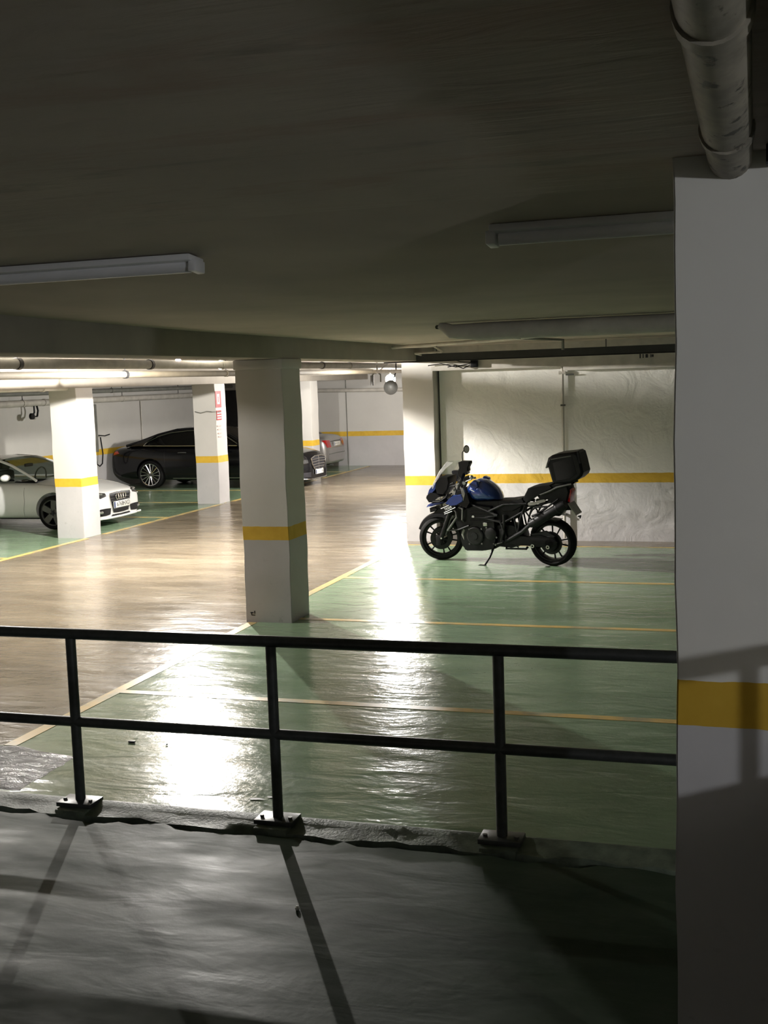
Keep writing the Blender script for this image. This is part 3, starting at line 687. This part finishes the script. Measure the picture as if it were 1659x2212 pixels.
# swingarm, shaft and exhaust
part('swingarm','engine',[(880,900),(960,885),(1060,900),(1160,890),(1262,920),(1290,950),(1262,985),(1160,985),(1060,975),(940,965),(880,960)],.075,.135,.05)
part('swingarm_brace','darkframe',[(1080,880),(1200,860),(1275,900),(1250,930),(1120,915)],.07,.12,.05)
MB().lathe([(0,.001),(0,.11),(.03,.10),(.045,.06),(.045,.001)],(rcn[0],.09,.313),'Y',28).build('final_drive','engine',bk)
for uu,vv in ((1100,975),(1217,985)):
    MB().lathe([(0,.012),(0,.027),(.012,.024),(.012,.014)],P(uu,vv,.14),'Y',18).build('axle_ring','steel',bk)
ex=tb('exhaust_silencer','engine',[(1085,800,.20),(1120,785,.21),(1330,660,.22),(1352,648,.22)],[.045,.062,.062,.05],n=16)
tb('exhaust_band','darkframe',[(1290,684,.219),(1300,678,.22)],.065,ex,16)
tb('exhaust_pipe','darkframe',[(1085,800,.20),(1020,860,.17),(900,930,.14),(800,960,.1)],.025,n=10)
part('hugger','black',[(1100,870),(1120,820),(1180,780),(1260,762),(1330,775),(1280,790),(1200,800),(1150,840)],-.075,.075,.05)
tb('shock_spring','darkframe',[(1000,700,0),(1030,880,0)],.035)
part('footpeg_plate','darkframe',[(840,840),(880,820),(900,900),(880,950),(845,940)],.12,.145)
tb('rider_peg','black',[(870,930,.14),(870,935,.27)],.014)
tb('gear_lever','alu',[(870,940,.16),(820,955,.18),(790,950,.22)],.008)
# centre stand
tb('centre_stand','black',[(900,960,.10),(895,995,.12),(1050,998,.13),(1062,985,.1)],.016)
tb('centre_stand','black',[(900,960,-.10),(895,995,-.12),(1050,998,-.13),(1062,985,-.1)],.016)
tb('stand_bar','black',[(950,960,.10),(990,985,.12)],.01)
# side stand reaches the floor on the near side
ssd=MB().tube([P(792,985,.13),P(760,1060,.20),P(712,1128,.285)],[.017,.014,.014],10).build('side_stand','black',bk)
q=P(700,1140,.29); MB().box(q[0]-.05,q[0]+.05,q[1]-.03,q[1]+.03,.014,.03,.005).build('stand_foot','black',ssd)
# number plate
def quad_part(name,mat,uv,y0,y1): return MB().prism(PP(uv),y0,y1,.0,[(0,1),(1,1)]).build(name,mat,bk,0)
tb('plate_holder','black',[(1350,680,0),(1400,660,0)],.02)
pm0,pm1,pm2=P(1408,632),P(1470,718),P(1445,748)
pe=MB(); hw=.11
a_=Vector(P(1400,640)); c_=Vector(P(1458,735)); nrm=Vector((-(c_-a_).z,0,(c_-a_).x)).normalized()*.004
vs=[]
for base in (a_,c_):
    for s in (-hw,hw):
        for k in (-1,1): vs.append(base+Vector((0,s,0))+nrm*k)
pe.add(vs,[(0,1,3,2),(4,6,7,5),(0,4,5,1),(2,3,7,6),(0,2,6,4),(1,5,7,3)])
pl_=pe.build('number_plate','paleal',bk,0)
tb('rear_indicator','black',[(1452,752,.06),(1468,745,.09),(1462,765,.10)],.010)
part('rear_mudguard','black',[(1300,640),(1370,640),(1400,645),(1410,700),(1380,700),(1340,700)],-.05,.05)
# top case
tcp=[(1222,325),(1232,290),(1262,268),(1318,240),(1400,222),(1492,200),(1512,215),(1530,240),(1548,310),(1562,372),(1548,412),(1500,438),(1445,470),(1400,488),(1290,492),(1262,478),(1240,400)]
tc=empty('top_case',(-2.46,14.87,0),(rad(-4.5),0,rad(167.5)),label='black boxy top case mounted on the rear of the motorcycle',cat='case')
tcp=[(1222,325),(1232,290),(1262,270),(1318,260),(1400,256),(1436,252),(1458,266),(1474,325),(1492,412),(1482,440),(1450,468),(1412,484),(1400,490),(1290,492),(1262,478),(1240,400)]
TY=.15
tq=PP(tcp,TY-.03)
MB().prism(tq,-TY,TY,.10,[(0,.86),(.04,.94),(.10,1),(.9,1),(.96,.94),(1,.86)]).build('shell','black',tc)
MB().tube([P(1250,303,TY+.002),P(1330,292,TY+.003),P(1400,284,TY+.002)],.007,6).build('lid_seam','alu',tc)
MB().tube([P(1226,330,.16),P(1218,360,.10),P(1218,365,0),(P(1218,360,.10)[0],-.1,P(1218,360,.10)[2])],.012,8).build('latch_bar','alu',tc)
MB().prism(PP([(1440,255),(1452,250),(1470,340),(1456,350)],TY),TY-.03,TY+.006,.1).build('corner_guard','seat',tc)
MB().prism(PP([(1262,330),(1410,296),(1440,420),(1390,458),(1290,470)],TY),TY-.02,TY+.003,.04).build('side_panel','seat',tc)
MB().prism(PP([(1280,492),(1400,488),(1410,505),(1290,512)]),-.12,.12,.04).build('mount_plate','black',tc)
# ================================================================== CARS
def lin(tab,x):
    if x<=tab[0][0]: return tab[0][1:]
    for a,b_ in zip(tab,tab[1:]):
        if x<=b_[0]:
            t=(x-a[0])/(b_[0]-a[0]); return tuple(p+(q-p)*t for p,q in zip(a[1:],b_[1:]))
    return tab[-1][1:]
def bvh_of(o):
    me=o.data; return BVHTree.FromPolygons([v.co[:] for v in me.vertices],[tuple(p.vertices) for p in me.polygons])
class Car:
    def __init__(s,root,mat,stations,wheels,wr,arch):
        s.root=root; ring=[(0,0,0),(.72,0,0),(.94,.04,0),(1.0,.30,0),(1.0,.62,0),(.975,.86,0),(.90,1,0),(.62,1,.65),(.3,1,.95),(0,1,1)]
        vs=[]; n=len(ring)
        for (x,w_,zb,zs,zt) in stations:
            for k,(wy,t,c) in enumerate(ring): vs.append((x,-w_*wy,zb+(zs-zb)*t+(zt-zs)*c))
            for k in range(n-2,0,-1):
                wy,t,c=ring[k]; vs.append((x,w_*wy,zb+(zs-zb)*t+(zt-zs)*c))
        m=2*n-2; fs=[]
        for i in range(len(stations)-1):
            for k in range(m): fs.append((i*m+k,i*m+(k+1)%m,(i+1)*m+(k+1)%m,(i+1)*m+k))
        for e_,rev in ((0,0),(len(stations)-1,1)):
            o_=e_*m
            for k in range(n-1):
                a,b_=o_+k,o_+k+1; c,d_=o_+(m-k-1)%m,o_+(m-k)%m
                q=[a,b_,c,d_]; q2=[]
                for i_ in q:
                    if i_ not in q2: q2.append(i_)
                if len(q2)>2: fs.append(tuple(q2))
        me=bpy.data.meshes.new('t'); me.from_pydata(vs,[],fs); me.validate()
        bm=bmesh.new(); bm.from_mesh(me); bmesh.ops.recalc_face_normals(bm,faces=list(bm.faces)); bm.to_mesh(me); bm.free()
        o=bpy.data.objects.new('t',me); sc.collection.objects.link(o)
        md=o.modifiers.new('s','SUBSURF'); md.levels=2; md.render_levels=2
        cut=MB()
        for wx in wheels:
            for sy in (-1,1):
                y0,y1=(sy*1.3,sy*.62); c=MB()
                cut.tube([(wx,y0,wr+.01),(wx,y1,wr+.01)],arch,36)
        co_=cut.build('c','black',None,0); md=o.modifiers.new('b','BOOLEAN'); md.object=co_; md.operation='DIFFERENCE'; md.solver='EXACT'
        bpy.context.view_layer.update(); dg=bpy.context.evaluated_depsgraph_get()
        nm=bpy.data.meshes.new_from_object(o.evaluated_get(dg)); bpy.data.objects.remove(o); bpy.data.objects.remove(co_)
        nm.materials.clear(); nm.materials.append(M[mat]); nm.polygons.foreach_set('use_smooth',[True]*len(nm.polygons)); nm.set_sharp_from_angle(angle=rad(40))
        nm.polygons.foreach_set('material_index',[0]*len(nm.polygons))
        nm.name='body'; s.body=bpy.data.objects.new('body',nm); sc.collection.objects.link(s.body); s.body.parent=root
        s.bvh=bvh_of(s.body); s.st=stations
    def hit(s,mode,a,b_,off=.004):
        if mode=='front': o,d=Vector((1.5,a,b_)),Vector((-1,0,0))
        elif mode=='rear': o,d=Vector((-8,a,b_)),Vector((1,0,0))
        elif mode=='side': o,d=Vector((a,-3,b_)),Vector((0,1,0))
        elif mode=='side2': o,d=Vector((a,3,b_)),Vector((0,-1,0))
        else: o,d=Vector((a,b_,3)),Vector((0,0,-1))
        h=s.bvh.ray_cast(o,d)
        if h[0] is None: return Vector((0,a,b_)) if mode=='front' else (Vector((s.st[0][0],a,b_)) if mode=='rear' else Vector((a,0,b_)))
        return h[0]-d*off
    def patch(s,name,mat,mode,top,bot,off=.006,parent=None,nv=6,thick=.012,nu=None):
        # top/bot: polylines of equal count in surface coordinates; skinned onto the body
        def dens(l,k=5):
            out=[]
            for a,b_ in zip(l,l[1:]):
                for i in range(k): out.append((a[0]+(b_[0]-a[0])*i/k,a[1]+(b_[1]-a[1])*i/k))
            out.append(l[-1]); return out
        T,B=dens(top),dens(bot); n=len(T); vs=[]
        for j in range(nv+1):
            t=j/nv
            for a,b_ in zip(T,B): vs.append(s.hit(mode,a[0]*(1-t)+b_[0]*t,a[1]*(1-t)+b_[1]*t,off))
        fs=[(j*n+i,j*n+i+1,(j+1)*n+i+1,(j+1)*n+i) for j in range(nv) for i in range(n-1)]
        return MB().add(vs,fs).build(name,mat,parent or s.root,50)
    def strip(s,name,mat,mode,pts,r_,off=.003,parent=None):
        out=[]
        for a,b_ in zip(pts,pts[1:]):
            for i in range(5): out.append((a[0]+(b_[0]-a[0])*i/5,a[1]+(b_[1]-a[1])*i/5))
        out.append(pts[-1])
        return MB().tube([s.hit(mode,*p,off) for p in out],r_,6).build(name,mat,parent or s.root)
def car_wheel(root,x,y,R,wd,rimr,style,side):
    ty=[(-wd/2,rimr),(-wd*.55,R*.9),(-wd*.4,R*.985),(0,R),(wd*.4,R*.985),(wd*.55,R*.9),(wd/2,rimr),(-wd/2,rimr)]
    t=MB().lathe(ty,(0,0,0),'Y',48).build('wheel','rubber',root,40); t.location=(x,y,R)
    o=side*wd/2
    rm='darkframe'
    MB().lathe([(o*1.02,rimr*1.02),(o*1.06,rimr*.97),(o*.95,rimr*.93),(-o*.2,rimr*.9),(-o*.4,0)],(0,0,0),'Y',48).build('rim',rm if style!='blade' else 'black',t,40)
    MB().lathe([(o*.3,rimr*.92),(o*1.02,rimr*.925),(o*1.05,rimr*.99),(o*1.0,rimr*1.0)],(0,0,0),'Y',48).build('rim_lip','alu' if style=='blade' else 'chrome',t,40)
    MB().lathe([(o*.6,.001),(o*.98,.001),(o*.95,.035),(o*.7,.05),(o*.3,.055)],(0,0,0),'Y',20).build('hub_cap','darkframe' if style=='blade' else 'alu',t)
    k=5 if style=='blade' else 15; sp=None
    for i in range(k):
        if sp is None:
            b=MB()
            if style=='blade':
                b.add([(-.045,o*.90,.03),(.045,o*.90,.03),(.085,o*.98,rimr*.93),(.0,o*1.0,rimr*.95),(-.03,o*.9,rimr*.93),(-.045,o*.6,.03),(.045,o*.6,.03),(.085,o*.7,rimr*.93),(.0,o*.7,rimr*.95),(-.03,o*.7,rimr*.93)],
                      [(0,1,2,3,4),(9,8,7,6,5),(0,5,6,1),(1,6,7,2),(2,7,8,3),(3,8,9,4),(4,9,5,0)])
            else: b.tube([(0,o*.80,.045),(.004,o*.86,rimr*.5),(0,o*.98,rimr*.95)],[.010,.008,.011],6)
            sp=b.build('spoke','alu' if style=='blade' else 'chrome',t,20)
        else: dup(sp,t,rot=(0,2*pi*i/k,0))
    return t
def greenhouse(car,root,G,mat,gmat,tubes=.028):
    # G: list of (x, half width low, z low, half width top, z edge, z centre, zone)
    n=len(G); nt_=5
    zones={}
    def add(zone,quad): zones.setdefault(zone,[]).append(quad)
    def topc(g): # cross curve from -edge to +edge
        return [Vector((g[0],g[3]*math.sin(-pi/2+pi*i/8)*(1),g[4]+(g[5]-g[4])*max(0,cos(-pi/2+pi*i/8))**.9)) for i in range(9)]
    for a,b_ in zip(G,G[1:]):
        ca,cb=topc(a),topc(b_)
        for i in range(8): add(a[6],(ca[i],ca[i+1],cb[i+1],cb[i]))
        for s in (-1,1):
            pa=[Vector((a[0],s*(a[1]+(a[3]-a[1])*t**1.3),a[2]+(a[4]-a[2])*t)) for t in (0,.33,.66,1)]
            pb=[Vector((b_[0],s*(b_[1]+(b_[3]-b_[1])*t**1.3),b_[2]+(b_[4]-b_[2])*t)) for t in (0,.33,.66,1)]
            for i in range(3): add('side%d'%s,(pa[i],pa[i+1],pb[i+1],pb[i]))
    names={'w':('windscreen',gmat),'r':('roof',mat),'b':('rear_window',gmat),'side-1':('side_window',gmat),'side1':('side_window',gmat),'f':('rear_pillar_panel',mat)}
    for z,qs in zones.items():
        b=MB()
        for q in qs: b.add(q,[(0,1,2,3)])
        o=b.build(names[z][0],names[z][1],root,0)
        bm=bmesh.new(); bm.from_mesh(o.data); bmesh.ops.remove_doubles(bm,verts=list(bm.verts),dist=.0005); bm.to_mesh(o.data); bm.free()
        o.data.polygons.foreach_set('use_smooth',[True]*len(o.data.polygons))
    for s in (-1,1):
        MB().tube([(g[0],s*(g[3]),g[4]) for g in G],tubes,8).build('roof_rail',mat,root,60)
# ---- white coupe
wc=empty('white_coupe',(-11.05,18.79,0),(0,0,rad(0)),label='white coupe parked behind a column with four-ring grille',cat='car')
st=[(-4.40,.60,.36,.70,.73),(-4.34,.76,.28,.80,.84),(-4.15,.84,.22,.86,.91),(-3.6,.885,.18,.85,.90),(-3.1,.90,.17,.84,.87),(-2.2,.90,.17,.83,.86),(-1.75,.90,.17,.82,.86),(-1.30,.90,.17,.80,.87),(-1.1,.90,.17,.785,.855),(-.70,.89,.17,.745,.80),(-.38,.86,.165,.69,.735),(-.18,.80,.16,.635,.675),(-.06,.76,.15,.60,.64),(-.01,.68,.15,.56,.60),(0,.60,.155,.52,.565)]
A=Car(wc,'carwhite',st,(-.83,-3.46),.305,.35)
greenhouse(A,wc,[(-1.22,.78,.86,.76,.865,.89,'w'),(-1.5,.80,.86,.70,1.00,1.03,'w'),(-1.8,.80,.86,.63,1.13,1.165,'w'),(-2.08,.80,.86,.58,1.215,1.255,'r'),(-2.5,.80,.86,.565,1.245,1.285,'r'),(-3.0,.80,.86,.57,1.215,1.25,'b'),(-3.5,.79,.86,.62,1.09,1.11,'b'),(-4.0,.76,.87,.70,.92,.93,'b')],'carwhite','carglass',.026)
for x in (-.83,-3.46):
    for s in (-1,1): car_wheel(wc,x,s*.80,.305,.21,.235,'blade',s)
gr=A.patch('grille','black','front',[(-.37,.585),(-.1,.60),(.1,.60),(.37,.585)],[(-.27,.235),(-.1,.225),(.1,.225),(.27,.235)],.012,nv=10)
for k in range(6):
    z=.30+.048*k; hw=.28+.013*k
    A.strip('grille_slat','darkframe','front',[(-hw,z),(0,z+.005),(hw,z)],.008,.014,gr)
for s in (-1,1): A.strip('grille_edge','chrome','front',[(s*.37,.585),(s*.365,.53),(s*.27,.235)],.006,.014,gr)
A.strip('grille_edge','chrome','front',[(-.37,.587),(-.06,.602)],.006,.014,gr); A.strip('grille_edge','chrome','front',[(.06,.602),(.37,.587)],.006,.014,gr)
for k in range(4):
    yy=-.12+.08*k; c=A.hit('front',yy,.52,.03); b=MB()
    b.tube([(c[0],yy+.052*cos(a),.52+.052*sin(a)) for a in [2*pi*i/20 for i in range(21)]],.0075,6,False)
    b.build('badge_ring','chrome',gr)
def plate(car,yc,zc,txt,parent,mode='front',w_=.50,h_=.11,tilt=0,sz=.10):
    c=car.hit(mode,yc,zc,.03); sg=1 if mode=='front' else -1
    p=MB().box(-.006,.006,-w_/2,w_/2,-h_/2,h_/2,.002).build('number_plate','plate',parent); p.location=c; p.rotation_euler=(0,tilt,0)
    MB().box(sg*.004,sg*.0075,-sg*w_/2,-sg*(w_/2-.045),-h_/2+.004,h_/2-.004).build('blue_strip','blue',p,0)
    if len(txt)<3:
        for k,wd in enumerate((.030,.022,.034,.026,0,.024)):
            if wd: MB().box(sg*.004,sg*.0072,-.17+.055*k-wd/2,-.17+.055*k+wd/2,-.018,.022).build('worn_character','paleal',p,0)
        if not txt: return p
    for word,yy in ([(txt,.19)] if len(txt)<3 else [(txt.split()[0],-.075),(txt.split()[1],.150)]):
        t=text('plate_text',word,sz,'ink',p,.001); t.location=(sg*.0075,yy*sg,0)
        t.rotation_euler=(pi/2,0,pi/2) if sg>0 else (pi/2,0,-pi/2)
    return p
plate(A,0.02,.375,'6768 HXD',wc,w_=.56,h_=.12,sz=.115)
for s in (-1,1):
    hl=A.patch('headlight','lensdark','front',[(s*.45,.605),(s*.6,.63),(s*.76,.655),(s*.86,.67)],[(s*.46,.55),(s*.6,.53),(s*.72,.50),(s*.85,.51)],.008)
    A.strip('light_unit','lens','front',[(s*.55,.592),(s*.62,.598)],.020,.008,hl); A.strip('light_unit','lens','front',[(s*.69,.592),(s*.78,.60)],.022,.006,hl)
    A.strip('running_light','white','front',[(s*.84,.52),(s*.72,.512),(s*.66,.52)],.009,.012,hl)
    fg=A.patch('fog_intake','black','front',[(s*.33,.325),(s*.5,.335),(s*.66,.335),(s*.75,.32)],[(s*.36,.215),(s*.5,.205),(s*.66,.205),(s*.77,.21)],.010)
    A.strip('fog_light','lens','front',[(s*.62,.275),(s*.70,.28)],.026,.012,fg)
    A.strip('hood_seam','interior','top',[(-.12,s*.50),(-.45,s*.68),(-1.2,s*.76)],.003,.001)
A.strip('front_lip','carwhite','front',[(-.72,.165),(-.5,.16),(0,.155),(.5,.16),(.72,.165)],.020,.035)
A.patch('lower_intake','black','front',[(-.30,.205),(0,.20),(.30,.205)],[(-.34,.178),(0,.175),(.34,.178)],.012)
for s,md_ in ((-1,'side'),(1,'side2')):
    A.strip('door_seam','interior',md_,[(-1.45,.24),(-1.40,.5),(-1.42,.80)],.004,.0)
    A.strip('door_seam','interior',md_,[(-2.75,.26),(-2.80,.5),(-2.70,.80)],.004,.0)
    A.strip('sill_trim','black',md_,[(-1.2,.19),(-2,.185),(-3.05,.19)],.018,.0)
    MB().tube([A.hit(md_,-2.62,.68,.01),A.hit(md_,-2.53,.69,.028),A.hit(md_,-2.44,.68,.01)],.011,6).build('door_handle','carwhite',wc)
    b=MB().tube([(-1.62,s*.86,.885),(-1.64,s*.95,.895)],.018,8); mr=b.build('mirror_arm','black',wc)
    mh=MB().lathe(sphere_prof(.085,10),(0,0,0),'Y',16).build('mirror','carwhite',mr,60); mh.location=(-1.68,s*1.02,.94); mh.scale=(.8,1.5,.75)
    A.patch('tail_light','red','rear',[(s*.45,.72),(s*.72,.74)],[(s*.48,.62),(s*.72,.62)],.006)
    MB().tube([(-2.85,s*.79,.86),(-2.88,s*.60,1.22)],.02,6).build('door_pillar','black',wc)
# interior
it=MB().box(-1.75,-1.25,-.70,.70,.55,.86,.05).build('dashboard','black',wc)
MB().tube([(-1.88+.03*sin(a),.36+.18*cos(a),.86+.17*sin(a)) for a in [2*pi*i/24 for i in range(25)]],.014,8,False).build('steering_wheel','interior',wc)
for s in (-.36,.36):
    MB().box(-2.75,-2.60,s-.24,s+.24,.45,.98,.06).build('seat_back','interior',wc); MB().box(-2.72,-2.62,s-.13,s+.13,.99,1.14,.04).build('headrest','interior',wc)
MB().box(-1.90,-1.86,-.12,.12,1.07,1.13,.015).build('rear_view_mirror','black',wc)
# ---- black saloon
bs=empty('black_saloon',(-10.03,26.35,0),label='black luxury saloon with chrome grille parked nose to the aisle',cat='car')
st=[(-5.20,.66,.42,.82,.86),(-5.15,.80,.32,.94,.99),(-4.95,.88,.24,1.0,1.05),(-4.5,.93,.20,1.01,1.06),(-4.05,.95,.19,1.01,1.05),(-3.2,.95,.18,1.00,1.03),(-2.3,.95,.18,.99,1.02),(-1.65,.95,.18,.96,1.02),(-1.2,.95,.18,.92,.99),(-.80,.94,.17,.87,.94),(-.42,.90,.16,.81,.88),(-.18,.82,.15,.75,.82),(-.06,.70,.14,.69,.76),(-.01,.60,.14,.64,.71),(0,.52,.15,.60,.67)]
B=Car(bs,'carblack',st,(-.94,-4.03),.345,.385)
greenhouse(B,bs,[(-1.50,.84,1.00,.80,1.01,1.05,'w'),(-1.95,.86,1.01,.70,1.25,1.29,'w'),(-2.30,.86,1.01,.64,1.385,1.425,'r'),(-2.8,.86,1.01,.62,1.43,1.47,'r'),(-3.4,.86,1.01,.62,1.41,1.455,'b'),(-3.9,.85,1.02,.66,1.30,1.34,'b'),(-4.35,.82,1.03,.72,1.15,1.17,'b'),(-4.75,.78,1.03,.74,1.045,1.06,'b')],'carblack','tint',.034)
for x in (-.94,-4.03):
    for s in (-1,1): car_wheel(bs,x,s*.835,.345,.23,.275,'multi',s)
for s,md_ in ((-1,'side'),(1,'side2')):
    MB().tube([(x,s*y,z) for x,y,z in ((-1.72,.865,1.02),(-2.5,.872,1.03),(-3.3,.872,1.035),(-4.22,.858,1.05))],.011,6).build('window_trim','chrome',bs)
    MB().tube([(x,s*y,z) for x,y,z in ((-4.22,.85,1.05),(-4.10,.80,1.16),(-3.85,.735,1.27),(-3.55,.69,1.345),(-3.1,.67,1.385),(-2.6,.675,1.39),(-2.25,.69,1.36),(-1.72,.84,1.06))],.011,6).build('window_trim','chrome',bs)
    MB().prism([(-4.62,1.03),(-4.2,1.20),(-3.92,1.27),(-4.12,1.16),(-4.22,1.05)],s*.74 if s>0 else -.83,.83 if s>0 else -.74,.0).build('quarter_panel','carblack',bs)
    for xx in (-3.15,-2.1): MB().tube([B.hit(md_,xx-.11,.87,.004),B.hit(md_,xx-.06,.875,.022),B.hit(md_,xx+.06,.875,.022),B.hit(md_,xx+.11,.87,.004)],.011,6).build('door_handle','alu',bs)
    B.strip('sill_trim','chrome',md_,[(-1.5,.25),(-2.5,.245),(-3.45,.25)],.009,.004)
    for xx in (-1.6,-2.65,-3.6): B.strip('door_seam','black',md_,[(xx,.28),(xx-.02,.6),(xx-.04,.97)],.004,0)
    hl=B.patch('headlight','lensdark','front',[(s*.60,.64),(s*.72,.65),(s*.84,.67)],[(s*.60,.56),(s*.72,.55),(s*.82,.58)],.008)
    B.patch('fog_intake','ink','front',[(s*.50,.34),(s*.75,.34)],[(s*.50,.22),(s*.75,.22)],.008)
    tl=B.patch('tail_light','red',md_,[(-4.97,.93),(-5.08,.90)],[(-4.90,.87),(-5.10,.82)],.006)
    b=MB().tube([(-1.95,s*.88,1.0),(-1.98,s*.98,1.02)],.02,8); mr=b.build('mirror_arm','black',bs)
    mh=MB().lathe(sphere_prof(.10,10),(0,0,0),'Y',16).build('mirror','carblack',mr,60); mh.location=(-2.0,s*1.04,1.06); mh.scale=(.6,1.1,.65)
gr=B.patch('grille','ink','front',[(-.48,.655),(-.2,.705),(.2,.705),(.48,.655)],[(-.30,.40),(-.1,.375),(.1,.375),(.30,.40)],.012,nv=8)
B.strip('grille_surround','chrome','front',[(-.48,.655),(-.2,.705),(.2,.705),(.48,.655),(.44,.54),(.30,.40),(.1,.375),(-.1,.375),(-.30,.40),(-.44,.54),(-.48,.655)],.013,.020,gr)
for z,hw in ((.625,.465),(.565,.445),(.50,.41),(.44,.35)): B.strip('grille_bar','chrome','front',[(-hw,z),(0,z+.01),(hw,z)],.009,.018,gr)
B.strip('grille_bar','chrome','front',[(0,.39),(0,.70)],.006,.02,gr)
B.strip('front_lip','chrome','front',[(-.75,.19),(-.4,.17),(.4,.17),(.75,.19)],.011,.02)
plate(B,0,.325,'K',bs)
# ---- grey saloon, rear to the aisle
gs=empty('grey_saloon',(-11.0,30.45,0),(0,0,0),label='grey saloon at the far end with rear lights to the aisle',cat='car')
st=[(0,.55,.40,.66,.70)]
st=[(-.0,.56,.30,.62,.66),(-.03,.70,.24,.70,.74),(-.10,.78,.22,.92,.96),(-.25,.82,.20,.97,1.02),(-.7,.85,.18,.97,1.03),(-1.4,.86,.18,.95,.99),(-2.4,.86,.18,.93,.96),(-3.0,.86,.18,.90,.95),(-3.6,.84,.17,.80,.86),(-4.1,.74,.2,.66,.72),(-4.25,.6,.25,.55,.6)]
st=st[::-1]
Gc=Car(gs,'carsilver',st,(-.95,-3.5),.30,.34)
greenhouse(Gc,gs,[(-3.15,.74,.93,.70,.93,.96,'w'),(-2.6,.76,.93,.60,1.26,1.29,'r'),(-2.2,.76,.93,.57,1.34,1.38,'r'),(-1.5,.76,.93,.57,1.32,1.36,'b'),(-1.1,.75,.94,.62,1.17,1.20,'b'),(-.72,.73,.95,.70,1.00,1.02,'b')][::-1] if False else [(-.68,.73,.96,.68,.98,1.03,'b'),(-1.05,.75,.95,.61,1.18,1.22,'b'),(-1.4,.76,.94,.57,1.32,1.36,'r'),(-2.2,.76,.93,.57,1.34,1.38,'r'),(-2.6,.76,.93,.60,1.26,1.29,'w'),(-3.15,.74,.93,.70,.94,.96,'w')],'carsilver','tint',.026)
for x in (-.95,-3.5):
    for s in (-1,1): car_wheel(gs,x,s*.74,.30,.20,.20,'multi',s)
for s in (-1,1):
    Gc.patch('tail_light','red','front',[(s*.42,.87),(s*.6,.88),(s*.76,.88)],[(s*.47,.68),(s*.6,.68),(s*.70,.68)],.008)
Gc.strip('boot_lid_seam','interior','front',[(-.70,.655),(0,.66),(.70,.655)],.005,.002)
Gc.strip('bumper_trim','interior','front',[(-.62,.50),(0,.51),(.62,.50)],.010,.006)
Gc.strip('boot_lid_seam','black','front',[(-.40,.83),(0,.84),(.40,.83)],.008,.004)
plate(Gc,0,.76,'',gs)
MB().tube([(-.25,-.35,.2),(-.02,-.35,.19)],.025,8).build('tailpipe','alu',gs)
for root in (wc,bs,gs):
    pass
